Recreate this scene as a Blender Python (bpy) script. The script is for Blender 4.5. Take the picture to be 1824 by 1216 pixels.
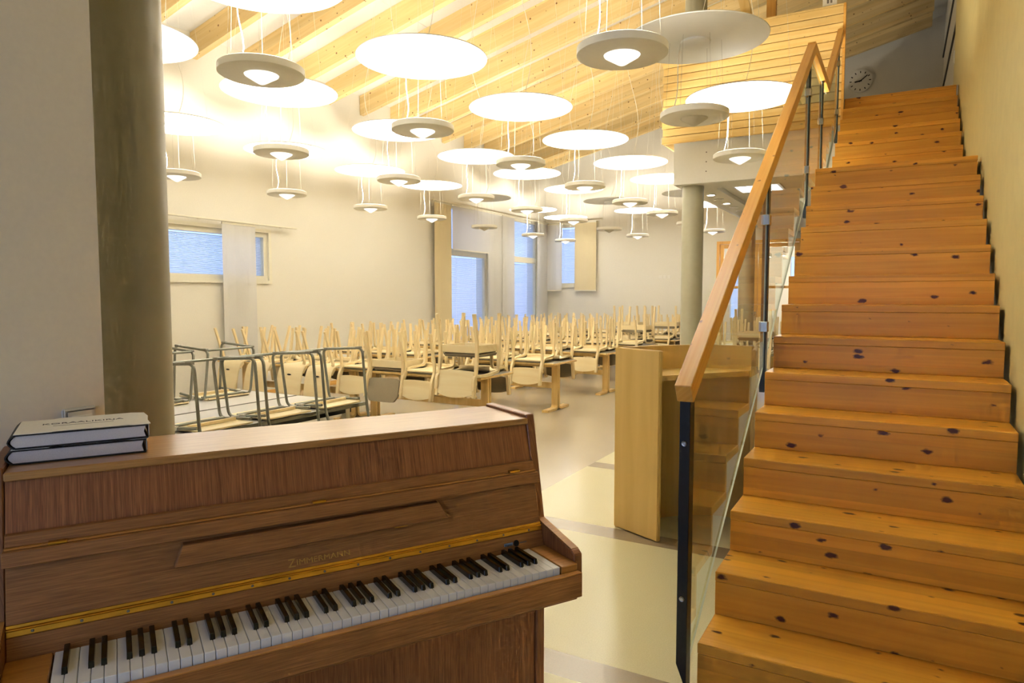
import bpy, bmesh, math, random
from mathutils import Vector, Matrix
random.seed(7)
SC = bpy.context.scene
for o in list(bpy.data.objects):
    bpy.data.objects.remove(o)
COL = SC.collection
PI = math.pi

# ------------------------------------------------------------------ camera
cam_d = bpy.data.cameras.new('camera')
cam_d.sensor_width = 36.0
cam_d.lens = 1212.0 / 1824.0 * 36.0
cam_d.clip_end = 200
cam = bpy.data.objects.new('camera', cam_d)
COL.objects.link(cam)
cam.location = (0, 0, 1.5)
cam.rotation_euler = (PI / 2 - 0.0652, 0, 0.516)
SC.camera = cam

# ------------------------------------------------------------------ world, exposure
SC.view_settings.view_transform = 'Standard'
SC.view_settings.look = 'None'
SC.view_settings.gamma = 1.0
SC.view_settings.use_curve_mapping = False
SC.view_settings.exposure = 1.46
SC.cycles.use_denoising = True
SC.cycles.max_bounces = 7
SC.cycles.diffuse_bounces = 3
SC.cycles.use_adaptive_sampling = True
SC.cycles.adaptive_threshold = 0.05
SC.cycles.adaptive_min_samples = 24
SC.cycles.glossy_bounces = 3
SC.cycles.transmission_bounces = 6
SC.cycles.transparent_max_bounces = 12
SC.cycles.caustics_reflective = False
SC.cycles.caustics_refractive = False
SC.cycles.sample_clamp_indirect = 6.0
W = bpy.data.worlds.new('dusk_sky')
SC.world = W
W.use_nodes = True
wn = W.node_tree
bgn = wn.nodes['Background']
bgn.inputs['Color'].default_value = (0.50, 0.64, 1.0, 1)
bgn.inputs['Strength'].default_value = 0.64

LAMP_POWER = 142.0          # each lit pendant
LAMP_COL = (1.0, 0.94, 0.82)

# ------------------------------------------------------------------ mesh helpers
def new_obj(name, me, parent=None, loc=None, rot=None):
    o = bpy.data.objects.new(name, me)
    COL.objects.link(o)
    if parent is not None:
        o.parent = parent
    if loc is not None:
        o.location = loc
    if rot is not None:
        o.rotation_euler = rot
    return o

def bm_mesh(name, bm, mats, smooth=False):
    bmesh.ops.recalc_face_normals(bm, faces=bm.faces)
    me = bpy.data.meshes.new(name)
    bm.to_mesh(me)
    bm.free()
    if not isinstance(mats, (list, tuple)):
        mats = [mats]
    for m in mats:
        me.materials.append(m)
    if smooth:
        for p in me.polygons:
            p.use_smooth = True
    return me

def auto_smooth(me, ang=35):
    for p in me.polygons:
        p.use_smooth = True
    try:
        me.set_sharp_from_angle(angle=math.radians(ang))
    except Exception:
        pass
    return me

def add_box(bm, x0, x1, y0, y1, z0, z1, mat=0):
    vs = [bm.verts.new(p) for p in ((x0, y0, z0), (x1, y0, z0), (x1, y1, z0), (x0, y1, z0),
                                    (x0, y0, z1), (x1, y0, z1), (x1, y1, z1), (x0, y1, z1))]
    fs = []
    for q in ((3, 2, 1, 0), (4, 5, 6, 7), (0, 1, 5, 4), (1, 2, 6, 5), (2, 3, 7, 6), (3, 0, 4, 7)):
        f = bm.faces.new([vs[i] for i in q])
        f.material_index = mat
        fs.append(f)
    return vs

def bevel_all(bm, w, seg=1):
    bmesh.ops.bevel(bm, geom=list(bm.edges), offset=w, segments=seg, affect='EDGES', clamp_overlap=True)

def box_mesh(name, x0, x1, y0, y1, z0, z1, mat, bev=0.0, seg=1):
    bm = bmesh.new()
    add_box(bm, x0, x1, y0, y1, z0, z1)
    if bev:
        bevel_all(bm, bev, seg)
    return bm_mesh(name, bm, mat)

def box(name, x0, x1, y0, y1, z0, z1, mat, parent=None, bev=0.0, seg=1):
    """box whose object origin is its own centre"""
    cx, cy, cz = (x0 + x1) / 2, (y0 + y1) / 2, (z0 + z1) / 2
    me = box_mesh(name, x0 - cx, x1 - cx, y0 - cy, y1 - cy, z0 - cz, z1 - cz, mat, bev, seg)
    return new_obj(name, me, parent, (cx, cy, cz))

def add_prism(bm, pts, lo, hi, axis):
    """pts 2d polygon; axis 'x': pts are (y,z); 'y': (x,z); 'z': (x,y)"""
    def mk(p, t):
        return {'x': (t, p[0], p[1]), 'y': (p[0], t, p[1]), 'z': (p[0], p[1], t)}[axis]
    a = [bm.verts.new(mk(p, lo)) for p in pts]
    b = [bm.verts.new(mk(p, hi)) for p in pts]
    n = len(pts)
    bm.faces.new(a)
    bm.faces.new(list(reversed(b)))
    for i in range(n):
        j = (i + 1) % n
        bm.faces.new((a[i], b[i], b[j], a[j]))

def prism(name, pts, lo, hi, axis, mat, parent=None, bev=0.0):
    bm = bmesh.new()
    add_prism(bm, pts, lo, hi, axis)
    if bev:
        bevel_all(bm, bev)
    return new_obj(name, bm_mesh(name, bm, mat), parent)

def lathe(bm, prof, seg=32, closed=False):
    """prof: list of (r,z); r==0 allowed at the ends"""
    rings = []
    for r, z in prof:
        if r < 1e-6:
            rings.append([bm.verts.new((0, 0, z))])
        else:
            rings.append([bm.verts.new((r * math.cos(2 * PI * i / seg), r * math.sin(2 * PI * i / seg), z)) for i in range(seg)])
    pairs = list(zip(rings[:-1], rings[1:]))
    if closed:
        pairs.append((rings[-1], rings[0]))
    for A, B in pairs:
        for i in range(seg):
            j = (i + 1) % seg
            if len(A) == 1 and len(B) == 1:
                continue
            if len(A) == 1:
                bm.faces.new((A[0], B[i], B[j]))
            elif len(B) == 1:
                bm.faces.new((A[i], B[0], A[j]))
            else:
                bm.faces.new((A[i], B[i], B[j], A[j]))

def add_tube(bm, path, r, seg=8, cap=True):
    path = [Vector(p) for p in path]
    n = len(path)
    rings = []
    up = None
    for i, p in enumerate(path):
        t = (path[min(i + 1, n - 1)] - path[max(i - 1, 0)]).normalized()
        if up is None:
            up = Vector((0, 0, 1)) if abs(t.z) < 0.9 else Vector((1, 0, 0))
        s = t.cross(up)
        if s.length < 1e-4:
            up = Vector((0, 1, 0))
            s = t.cross(up)
        s.normalize()
        up = s.cross(t).normalized()
        rings.append([bm.verts.new(p + r * (math.cos(2 * PI * k / seg) * s + math.sin(2 * PI * k / seg) * up)) for k in range(seg)])
    for A, B in zip(rings[:-1], rings[1:]):
        for k in range(seg):
            j = (k + 1) % seg
            bm.faces.new((A[k], B[k], B[j], A[j]))
    if cap:
        bm.faces.new(rings[0])
        bm.faces.new(list(reversed(rings[-1])))

def fillet(pts, rad, n=4):
    """round the inner corners of a 3d polyline"""
    P = [Vector(p) for p in pts]
    out = [P[0]]
    for i in range(1, len(P) - 1):
        a, b, c = P[i - 1], P[i], P[i + 1]
        u, v = (a - b), (c - b)
        d = min(rad, u.length * 0.48, v.length * 0.48)
        u.normalize()
        v.normalize()
        s, e = b + u * d, b + v * d
        for k in range(n + 1):
            t = k / n
            out.append((1 - t) ** 2 * s + 2 * t * (1 - t) * b + t * t * e)
    out.append(P[-1])
    return out

def add_ribbon(bm, path, x0, x1, th):
    """bent laminated strip: path in the (y,z) plane, width x0..x1, thickness th"""
    pts = [Vector((p[0], p[1])) for p in path]
    n = len(pts)
    rows = []
    for i, p in enumerate(pts):
        t = (pts[min(i + 1, n - 1)] - pts[max(i - 1, 0)]).normalized()
        nn = Vector((-t.y, t.x)) * th / 2
        a, b = p + nn, p - nn
        rows.append([bm.verts.new((x0, a.x, a.y)), bm.verts.new((x1, a.x, a.y)), bm.verts.new((x1, b.x, b.y)), bm.verts.new((x0, b.x, b.y))])
    for A, B in zip(rows[:-1], rows[1:]):
        for k in range(4):
            j = (k + 1) % 4
            bm.faces.new((A[k], B[k], B[j], A[j]))
    bm.faces.new(rows[0])
    bm.faces.new(list(reversed(rows[-1])))

def fil2(pts, rad, n=4):
    return [(v.y, v.z) for v in fillet([(0, a, b) for a, b in pts], rad, n)]

def empty(name, loc=(0, 0, 0), rz=0.0):
    o = bpy.data.objects.new(name, None)
    COL.objects.link(o)
    o.location = loc
    o.rotation_euler = (0, 0, rz)
    o.empty_display_size = 0.1
    return o

def tag(o, label, cat, group=None):
    o['label'] = label
    o['category'] = cat
    if group:
        o['group'] = group
    return o

def struct(o):
    o['kind'] = 'structure'
    return o

def copy_tree(root, loc=None, rot=None):
    c = root.copy()
    COL.objects.link(c)
    if loc is not None:
        c.location = loc
    if rot is not None:
        c.rotation_euler = rot
    for ch in root.children:
        d = ch.copy()
        COL.objects.link(d)
        d.parent = c
        for g in ch.children:
            e = g.copy()
            COL.objects.link(e)
            e.parent = d
    return c

# ------------------------------------------------------------------ materials
def lin(c):
    return tuple(((v / 255.0) / 12.92 if v / 255.0 <= 0.04045 else ((v / 255.0 + 0.055) / 1.055) ** 2.4) for v in c) + (1.0,)

def mat_new(name):
    m = bpy.data.materials.new(name)
    m.use_nodes = True
    nt = m.node_tree
    return m, nt, nt.nodes['Principled BSDF']

def plain(name, col, rough=0.5, metal=0.0, noise=0.04, nscale=30.0, bump=0.0, spec=0.5):
    m, nt, b = mat_new(name)
    b.inputs['Roughness'].default_value = rough
    b.inputs['Metallic'].default_value = metal
    b.inputs['Specular IOR Level'].default_value = spec
    tc = nt.nodes.new('ShaderNodeTexCoord')
    nz = nt.nodes.new('ShaderNodeTexNoise')
    nz.inputs['Scale'].default_value = nscale
    nz.inputs['Detail'].default_value = 3
    nt.links.new(tc.outputs['Object'], nz.inputs['Vector'])
    rp = nt.nodes.new('ShaderNodeValToRGB')
    c = lin(col)
    rp.color_ramp.elements[0].position = 0.3
    rp.color_ramp.elements[1].position = 0.7
    rp.color_ramp.elements[0].color = tuple(max(0, v * (1 - noise)) for v in c[:3]) + (1,)
    rp.color_ramp.elements[1].color = tuple(min(1, v * (1 + noise)) for v in c[:3]) + (1,)
    nt.links.new(nz.outputs['Fac'], rp.inputs['Fac'])
    nt.links.new(rp.outputs['Color'], b.inputs['Base Color'])
    if bump:
        bp = nt.nodes.new('ShaderNodeBump')
        bp.inputs['Strength'].default_value = bump
        bp.inputs['Distance'].default_value = 0.004
        nt.links.new(nz.outputs['Fac'], bp.inputs['Height'])
        nt.links.new(bp.outputs['Normal'], b.inputs['Normal'])
    return m

def wood(name, light, dark, axis='X', fine=45.0, streak=0.5, knots=0.0, knot_col=(70, 30, 12), rough=0.42,
         kscale=(2.6, 7.0), lam=0.0, along=1.2, var=0.12, pores=0.0, across=None):
    """grain runs along the local axis; the other two coordinates are summed across the grain"""
    m, nt, b = mat_new(name)
    N, L = nt.nodes, nt.links
    b.inputs['Roughness'].default_value = rough
    tc = N.new('ShaderNodeTexCoord')
    sp = N.new('ShaderNodeSeparateXYZ')
    L.new(tc.outputs['Object'], sp.inputs[0])
    oi = N.new('ShaderNodeObjectInfo')
    others = [c for c in 'XYZ' if c != axis]
    ad = N.new('ShaderNodeMath')
    ad.operation = 'ADD'
    L.new(sp.outputs[others[0]], ad.inputs[0])
    L.new(sp.outputs[others[1]], ad.inputs[1])
    if across:
        L.new(sp.outputs[across], ad.inputs[0])
        L.remove(ad.inputs[1].links[0])
        ad.inputs[1].default_value = 0.0
    r1 = N.new('ShaderNodeMath')
    r1.operation = 'MULTIPLY_ADD'
    L.new(oi.outputs['Random'], r1.inputs[0])
    r1.inputs[1].default_value = 37.0
    L.new(sp.outputs[axis], r1.inputs[2])
    r2 = N.new('ShaderNodeMath')
    r2.operation = 'MULTIPLY_ADD'
    L.new(oi.outputs['Random'], r2.inputs[0])
    r2.inputs[1].default_value = 13.0
    L.new(ad.outputs[0], r2.inputs[2])
    def vec(sx, sy, kx=0.0):
        cm = N.new('ShaderNodeCombineXYZ')
        for src, s, i in ((r1, sx, 0), (r2, sy, 1)):
            mu = N.new('ShaderNodeMath')
            mu.operation = 'MULTIPLY'
            mu.inputs[1].default_value = s
            L.new(src.outputs[0], mu.inputs[0])
            L.new(mu.outputs[0], cm.inputs[i])
        return cm
    n1 = N.new('ShaderNodeTexNoise')
    n1.inputs['Scale'].default_value = 1.0
    n1.inputs['Detail'].default_value = 5
    n1.inputs['Distortion'].default_value = 0.6
    L.new(vec(along, fine).outputs[0], n1.inputs['Vector'])
    n2 = N.new('ShaderNodeTexNoise')
    n2.inputs['Scale'].default_value = 1.0
    n2.inputs['Detail'].default_value = 2
    L.new(vec(0.5, 9.0).outputs[0], n2.inputs['Vector'])
    mx = N.new('ShaderNodeMix')
    mx.data_type = 'FLOAT'
    mx.inputs[0].default_value = streak
    L.new(n1.outputs['Fac'], mx.inputs[2])
    L.new(n2.outputs['Fac'], mx.inputs[3])
    rp = N.new('ShaderNodeValToRGB')
    rp.color_ramp.elements[0].position = 0.34
    rp.color_ramp.elements[0].color = lin(dark)
    rp.color_ramp.elements[1].position = 0.66
    rp.color_ramp.elements[1].color = lin(light)
    L.new(mx.outputs[0], rp.inputs['Fac'])
    col = rp.outputs['Color']
    # per-piece tone
    hs = N.new('ShaderNodeHueSaturation')
    mr = N.new('ShaderNodeMapRange')
    mr.inputs[3].default_value = 1 - var
    mr.inputs[4].default_value = 1 + var
    L.new(oi.outputs['Random'], mr.inputs[0])
    L.new(mr.outputs[0], hs.inputs['Value'])
    L.new(col, hs.inputs['Color'])
    col = hs.outputs['Color']
    if lam:
        # glued staves: tone steps across the grain
        fl = N.new('ShaderNodeMath')
        fl.operation = 'MULTIPLY'
        fl.inputs[1].default_value = 1.0 / lam
        L.new(r2.outputs[0], fl.inputs[0])
        ff = N.new('ShaderNodeMath')
        ff.operation = 'FLOOR'
        L.new(fl.outputs[0], ff.inputs[0])
        wnz = N.new('ShaderNodeTexWhiteNoise')
        wnz.noise_dimensions = '1D'
        L.new(ff.outputs[0], wnz.inputs['W'])
        mr2 = N.new('ShaderNodeMapRange')
        mr2.inputs[3].default_value = 0.86
        mr2.inputs[4].default_value = 1.10
        L.new(wnz.outputs['Value'], mr2.inputs[0])
        h2 = N.new('ShaderNodeHueSaturation')
        L.new(mr2.outputs[0], h2.inputs['Value'])
        L.new(col, h2.inputs['Color'])
        col = h2.outputs['Color']
    if knots:
        vo = N.new('ShaderNodeTexVoronoi')
        vo.voronoi_dimensions = '2D'
        vo.inputs['Scale'].default_value = 1.0
        vo.inputs['Randomness'].default_value = 1.0
        kn = N.new('ShaderNodeTexNoise')
        kn.inputs['Scale'].default_value = 7.0
        kn.inputs['Detail'].default_value = 2
        kv = vec(*kscale)
        L.new(kv.outputs[0], kn.inputs['Vector'])
        kd = N.new('ShaderNodeVectorMath')
        kd.operation = 'MULTIPLY_ADD'
        L.new(kn.outputs['Color'], kd.inputs[0])
        kd.inputs[1].default_value = (0.16, 0.16, 0.0)
        L.new(kv.outputs[0], kd.inputs[2])
        L.new(kd.outputs[0], vo.inputs['Vector'])
        # radius differs from knot to knot
        sc = N.new('ShaderNodeSeparateColor')
        L.new(vo.outputs['Color'], sc.inputs[0])
        rm = N.new('ShaderNodeMapRange')
        rm.inputs[1].default_value = 0.30
        rm.inputs[3].default_value = 0.0
        rm.inputs[4].default_value = knots
        L.new(sc.outputs[0], rm.inputs[0])
        dv = N.new('ShaderNodeMath')
        dv.operation = 'SUBTRACT'
        L.new(rm.outputs[0], dv.inputs[0])
        L.new(vo.outputs['Distance'], dv.inputs[1])
        st = N.new('ShaderNodeMapRange')
        st.inputs[1].default_value = 0.0
        st.inputs[2].default_value = 0.06
        L.new(dv.outputs[0], st.inputs[0])
        mk = N.new('ShaderNodeMix')
        mk.data_type = 'RGBA'
        L.new(st.outputs[0], mk.inputs[0])
        L.new(col, mk.inputs[6])
        mk.inputs[7].default_value = lin(knot_col)
        col = mk.outputs[2]
    if pores:
        n3 = N.new('ShaderNodeTexNoise')
        n3.inputs['Scale'].default_value = 1.0
        n3.inputs['Detail'].default_value = 2
        L.new(vec(14.0, 420.0).outputs[0], n3.inputs['Vector'])
        pr = N.new('ShaderNodeMapRange')
        pr.inputs[1].default_value = 0.42
        pr.inputs[2].default_value = 0.58
        pr.inputs[3].default_value = 1 - pores
        pr.inputs[4].default_value = 1.0
        L.new(n3.outputs['Fac'], pr.inputs[0])
        h3 = N.new('ShaderNodeHueSaturation')
        L.new(pr.outputs[0], h3.inputs['Value'])
        L.new(col, h3.inputs['Color'])
        col = h3.outputs['Color']
    L.new(col, b.inputs['Base Color'])
    return m

def glass_mat(name, tint=(0.93, 0.97, 0.95), refl=1.0):
    m, nt, b = mat_new(name)
    N, L = nt.nodes, nt.links
    N.remove(b)
    tr = N.new('ShaderNodeBsdfTransparent')
    tr.inputs[0].default_value = tint + (1,)
    gl = N.new('ShaderNodeBsdfGlossy')
    gl.inputs['Roughness'].default_value = 0.0
    gl.inputs['Color'].default_value = (refl, refl, refl, 1)
    fr = N.new('ShaderNodeFresnel')
    fr.inputs['IOR'].default_value = 1.5
    mx = N.new('ShaderNodeMixShader')
    ge = N.new('ShaderNodeNewGeometry')
    iv = N.new('ShaderNodeMath')
    iv.operation = 'SUBTRACT'
    iv.inputs[0].default_value = 1.0
    L.new(ge.outputs['Backfacing'], iv.inputs[1])
    mf = N.new('ShaderNodeMath')
    mf.operation = 'MULTIPLY'
    L.new(fr.outputs[0], mf.inputs[0])
    L.new(iv.outputs[0], mf.inputs[1])
    L.new(mf.outputs[0], mx.inputs[0])
    L.new(tr.outputs[0], mx.inputs[1])
    L.new(gl.outputs[0], mx.inputs[2])
    L.new(mx.outputs[0], nt.nodes['Material Output'].inputs['Surface'])
    return m

def fabric_mat(name, col, transl, clear):
    m, nt, b = mat_new(name)
    N, L = nt.nodes, nt.links
    N.remove(b)
    d = N.new('ShaderNodeBsdfDiffuse')
    d.inputs[0].default_value = lin(col)
    t = N.new('ShaderNodeBsdfTranslucent')
    t.inputs[0].default_value = lin(col)
    p = N.new('ShaderNodeBsdfTransparent')
    tc = N.new('ShaderNodeTexCoord')
    wv = N.new('ShaderNodeTexNoise')
    wv.inputs['Scale'].default_value = 120
    L.new(tc.outputs['Object'], wv.inputs['Vector'])
    mr = N.new('ShaderNodeMapRange')
    mr.inputs[3].default_value = clear * 0.8
    mr.inputs[4].default_value = clear * 1.2
    L.new(wv.outputs['Fac'], mr.inputs[0])
    m1 = N.new('ShaderNodeMixShader')
    m1.inputs[0].default_value = transl
    L.new(d.outputs[0], m1.inputs[1])
    L.new(t.outputs[0], m1.inputs[2])
    m2 = N.new('ShaderNodeMixShader')
    L.new(mr.outputs[0], m2.inputs[0])
    L.new(m1.outputs[0], m2.inputs[1])
    L.new(p.outputs[0], m2.inputs[2])
    L.new(m2.outputs[0], nt.nodes['Material Output'].inputs['Surface'])
    return m

def emit_mat(name, col, strength):
    m, nt, b = mat_new(name)
    b.inputs['Base Color'].default_value = (0.8, 0.8, 0.78, 1)
    b.inputs['Emission Color'].default_value = col + (1,)
    b.inputs['Emission Strength'].default_value = strength
    m.cycles.emission_sampling = 'NONE'
    return m

M = {}
M['wall'] = plain('white_wall_paint', (234, 229, 216), 0.75, noise=0.015, nscale=60, bump=0.05)
M['wall_near'] = plain('near_wall_brightened', (248, 239, 224), 0.7, noise=0.015, nscale=60, bump=0.0)  # whiter than the other walls: light missing here is put into the colour
M['wall_yellow'] = plain('yellow_wall_paint', (222, 205, 146), 0.6, noise=0.03, nscale=9, bump=0.05)
M['ceiling'] = plain('ceiling_board', (240, 238, 232), 0.8, noise=0.01)
M['fascia'] = plain('fascia_white', (240, 237, 228), 0.55, noise=0.01)
M['column'] = plain('grey_column_paint', (152, 146, 122), 0.4, noise=0.03, nscale=14)
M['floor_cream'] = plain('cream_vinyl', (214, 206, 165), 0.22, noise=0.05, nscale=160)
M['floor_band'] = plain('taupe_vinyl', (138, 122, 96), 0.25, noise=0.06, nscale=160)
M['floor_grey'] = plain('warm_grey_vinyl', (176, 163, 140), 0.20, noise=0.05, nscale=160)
M['pine'] = wood('pine_stair', (240, 174, 64), (220, 148, 46), 'X', 40, 0.45, 0.15, (84, 34, 12), 0.34, (5.0, 9.0), lam=0.062, var=0.05)
M['pine_rail'] = wood('pine_handrail', (240, 190, 100), (224, 156, 66), 'X', 60, 0.5, 0.10, (140, 80, 40), 0.36, (6.0, 9.0), var=0.02)
M['pine_beam'] = wood('pine_beam', (244, 217, 158), (231, 196, 128), 'X', 26, 0.5, 0.12, (124, 72, 30), 0.5, (6.5, 7.0), lam=0.11, var=0.05)
M['pine_slat'] = wood('pine_slat', (244, 212, 142), (230, 188, 108), 'X', 30, 0.5, 0.05, (130, 76, 32), 0.45, (4.0, 8.0), var=0.08)
M['oak'] = wood('oak_veneer', (186, 126, 70), (150, 96, 48), 'X', 150, 0.25, rough=0.36, along=5.0, var=0.02, pores=0.28)
M['oak_v'] = wood('oak_veneer_upright', (184, 118, 70), (144, 86, 46), 'Z', 170, 0.2, rough=0.40, along=3.0, var=0.02, pores=0.32, across='X')
M['oak_side'] = wood('oak_side', (172, 112, 66), (138, 84, 46), 'Z', 140, 0.2, rough=0.40, along=3.0, var=0.02, pores=0.30)
M['oak_lid'] = wood('oak_lid', (206, 154, 92), (180, 126, 66), 'X', 120, 0.3, rough=0.30, along=4.0, var=0.02, pores=0.15)  # lighter than the case oak: reflected hall light is put into the colour
M['oak_lid'].node_tree.nodes['Principled BSDF'].inputs['Coat Weight'].default_value = 0.6
M['oak_lid'].node_tree.nodes['Principled BSDF'].inputs['Coat Roughness'].default_value = 0.22
M['oak_edge'] = wood('oak_edge', (214, 152, 76), (186, 124, 54), 'X', 90, 0.4, rough=0.33, along=3.0, var=0.03, pores=0.15)
M['birch'] = wood('birch_laminate', (248, 230, 186), (236, 210, 156), 'Z', 26, 0.4, rough=0.38, var=0.04)
M['birch_ply'] = wood('birch_plywood', (248, 232, 192), (238, 216, 166), 'X', 14, 0.5, rough=0.38, var=0.04)
M['birch_table'] = wood('birch_table', (242, 210, 142), (226, 186, 110), 'Z', 20, 0.4, rough=0.36, var=0.04)
M['lectern'] = wood('birch_lectern', (228, 192, 116), (216, 178, 100), 'Z', 12, 0.5, rough=0.36, var=0.02)
M['lectern_in'] = wood('birch_lectern_inner', (196, 150, 86), (176, 128, 66), 'Z', 12, 0.5, rough=0.45, var=0.02)
M['pad'] = plain('grey_brown_felt', (124, 112, 88), 0.95, noise=0.12, nscale=240, bump=0.2)
M['tabletop'] = plain('dark_linoleum', (104, 96, 76), 0.5, noise=0.04)
M['greytop'] = plain('pale_grey_laminate', (206, 202, 196), 0.35, noise=0.02)
M['greyedge'] = plain('grey_table_edging', (112, 110, 98), 0.5, noise=0.03)
M['steel'] = plain('grey_lacquered_steel', (120, 120, 108), 0.35, metal=0.35, noise=0.04)
M['darkmetal'] = plain('black_steel', (34, 36, 36), 0.45, metal=0.4, noise=0.05)
M['postmetal'] = plain('dark_grey_steel', (58, 66, 66), 0.35, metal=0.5, noise=0.05)
M['chrome'] = plain('brushed_steel', (190, 186, 176), 0.25, metal=1.0, noise=0.03)
M['brass'] = plain('aged_brass', (214, 164, 66), 0.30, metal=1.0, noise=0.16, nscale=9)
M['gold'] = plain('gold_lettering', (206, 160, 80), 0.4, metal=0.3, noise=0.05)
M['ivory'] = plain('white_key', (248, 245, 240), 0.18, noise=0.02)
M['ebony'] = plain('black_key', (14, 13, 13), 0.15, noise=0.02)
M['blackcloth'] = plain('black_book_cloth', (22, 20, 20), 0.6, noise=0.1, nscale=300)
M['paper'] = plain('book_paper', (248, 243, 230), 0.85, noise=0.03, nscale=90)
M['pages'] = plain('page_block', (226, 220, 220), 0.85, noise=0.05, nscale=400)
M['lamp_white'] = plain('lamp_white', (246, 245, 240), 0.55, noise=0.005)
M['lamp_body'] = plain('lamp_body_white', (250, 246, 234), 0.5, noise=0.01)
M['cone_on'] = emit_mat('lamp_cone_lit', (1.0, 0.95, 0.84), 0.5)
M['cone_off'] = plain('lamp_cone_unlit', (214, 208, 190), 0.5, noise=0.01)
M['thinwire'] = plain('thin_steel_wire', (150, 146, 136), 0.5, noise=0.01)
M['wire'] = plain('white_cable', (240, 236, 224), 0.5, noise=0.01)
M['frame_white'] = plain('white_window_frame', (236, 230, 210), 0.5, noise=0.015)
M['blind'] = plain('blind_slat', (206, 214, 232), 0.4, noise=0.02)
M['plastic'] = plain('white_plastic', (238, 234, 224), 0.4, noise=0.01)
M['blackpaint'] = plain('black_print', (20, 18, 18), 0.6, noise=0.02)
M['greyprint'] = plain('grey_print', (120, 112, 104), 0.7, noise=0.02)
M['skirting'] = wood('wood_skirting', (222, 172, 92), (200, 144, 62), 'Y', 30, 0.4, rough=0.4)
M['doorwood'] = wood('orange_door_wood', (226, 172, 88), (206, 148, 64), 'Z', 30, 0.4, rough=0.4)
M['redbrown'] = wood('dark_table_leg', (168, 98, 52), (140, 76, 36), 'Z', 30, 0.4, rough=0.4)
M['insul'] = plain('pale_green_board', (176, 172, 120), 0.8, noise=0.1)
M['glass'] = glass_mat('rail_glass', (0.90, 0.95, 0.92))
M['winglass'] = glass_mat('window_glass', (0.95, 0.97, 1.0))
M['glassedge'] = plain('polished_glass_edge', (232, 240, 230), 0.2, noise=0.02)
M['curtain'] = fabric_mat('sheer_white_curtain', (250, 248, 244), 0.22, 0.24)
M['curtain_y'] = fabric_mat('sheer_beige_curtain', (242, 226, 186), 0.15, 0.06)
M['spot_on'] = emit_mat('downlight_lit', (1.0, 0.94, 0.80), 14.0)
M['panel_on'] = emit_mat('light_panel_lit', (0.86, 0.92, 1.0), 0.9)
M['sticker'] = plain('pale_blue_sticker', (176, 190, 206), 0.5, noise=0.05)

# ================================================================== STRUCTURE
XL, YB, XR = -8.4, 16.66, 0.497        # left wall, back wall, stair wall
YF = -1.7                              # wall behind the photographer
XN = -2.03                             # near wall with the switch
SL = 0.24                              # roof slope
def roof(x): return 5.045 + SL * (x + 8.4)

def wall_holes(name, axis, pos, thick, a0, a1, z0, z1, holes, mat):
    """axis 'x': wall plane x=pos, runs along y. Built of boxes around rectangular openings; z1 may be a function"""
    bm = bmesh.new()
    cuts = sorted({a0, a1} | {h[0] for h in holes} | {h[1] for h in holes})
    for c0, c1 in zip(cuts[:-1], cuts[1:]):
        spans = [(z0, z1)]
        for h in holes:
            if h[0] <= c0 + 1e-6 and h[1] >= c1 - 1e-6:
                ns = []
                for s0, s1 in spans:
                    if h[2] > s0:
                        ns.append((s0, h[2]))
                    if h[3] < s1:
                        ns.append((h[3], s1))
                spans = ns
        for s0, s1 in spans:
            if axis == 'x':
                add_box(bm, min(pos, pos + thick), max(pos, pos + thick), c0, c1, s0, s1)
            else:
                add_box(bm, c0, c1, min(pos, pos + thick), max(pos, pos + thick), s0, s1)
    return struct(new_obj(name, bm_mesh(name, bm, mat)))

# floor: one sheet of vinyl with inlaid fields
bm = bmesh.new()
def fquad(x0, x1, y0, y1, mi):
    f = bm.faces.new([bm.verts.new(p) for p in ((x0, y0, 0), (x1, y0, 0), (x1, y1, 0), (x0, y1, 0))])
    f.material_index = mi
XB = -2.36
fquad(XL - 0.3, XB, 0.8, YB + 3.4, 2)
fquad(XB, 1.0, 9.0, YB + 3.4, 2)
bands = [(-0.86, -0.68), (0.73, 0.91), (2.36, 2.53), (3.92, 4.10), (5.52, 5.70), (7.1, 7.28)]
y = YF - 0.3
for b0, b1 in bands:
    fquad(XB, 1.0, y, b0, 0)
    fquad(XB, 1.0, b0, b1, 1)
    y = b1
fquad(XB, 1.0, y, 9.0, 0)
bmesh.ops.recalc_face_normals(bm, faces=bm.faces)
for f in bm.faces:
    if f.normal.z < 0:
        f.normal_flip()
fme = bpy.data.meshes.new('floor')
bm.to_mesh(fme)
bm.free()
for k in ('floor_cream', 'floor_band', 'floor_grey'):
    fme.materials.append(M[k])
struct(new_obj('floor', fme))

# walls
SMALL = (4.75, 7.26, 1.75, 2.47)
TALL1 = (11.95, 13.62, 0.25, 3.47)
TALL2 = (14.55, 16.15, 0.25, 3.47)
wall_holes('wall_left', 'x', XL, -0.3, 0.8, YB + 0.3, 0, 5.3, [SMALL, TALL1, TALL2], M['wall'])
BACKW = (-8.25, -6.98, 1.80, 3.42)
DOORH = (-3.82, -1.92, 0.0, 2.82)
wall_holes('wall_back', 'y', YB, 0.25, XL - 0.3, 0.9, 0, 7.6, [BACKW, DOORH], M['wall'])
struct(box('wall_right', XR, XR + 0.3, YF, 10.1, 0, 7.6, M['wall_yellow']))
struct(box('wall_gallery', 0.64, 0.815, 10.1, YB, 0, 7.6, M['wall']))
bm = bmesh.new()
add_box(bm, XN - 0.12, XN, YF, 1.14, 0, 7.0)
struct(new_obj('wall_near', bm_mesh('wall_near', bm, M['wall_near'])))
struct(box('wall_front', XL - 0.3, XN - 0.121, 0.7, 0.85, 0, 7.0, M['wall']))
wall_holes('wall_rear', 'y', YF, -0.25, XN - 0.12, XR + 0.3, 0, 7.6, [(-1.95, 0.42, 0.05, 3.2)], M['wall'])
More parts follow.
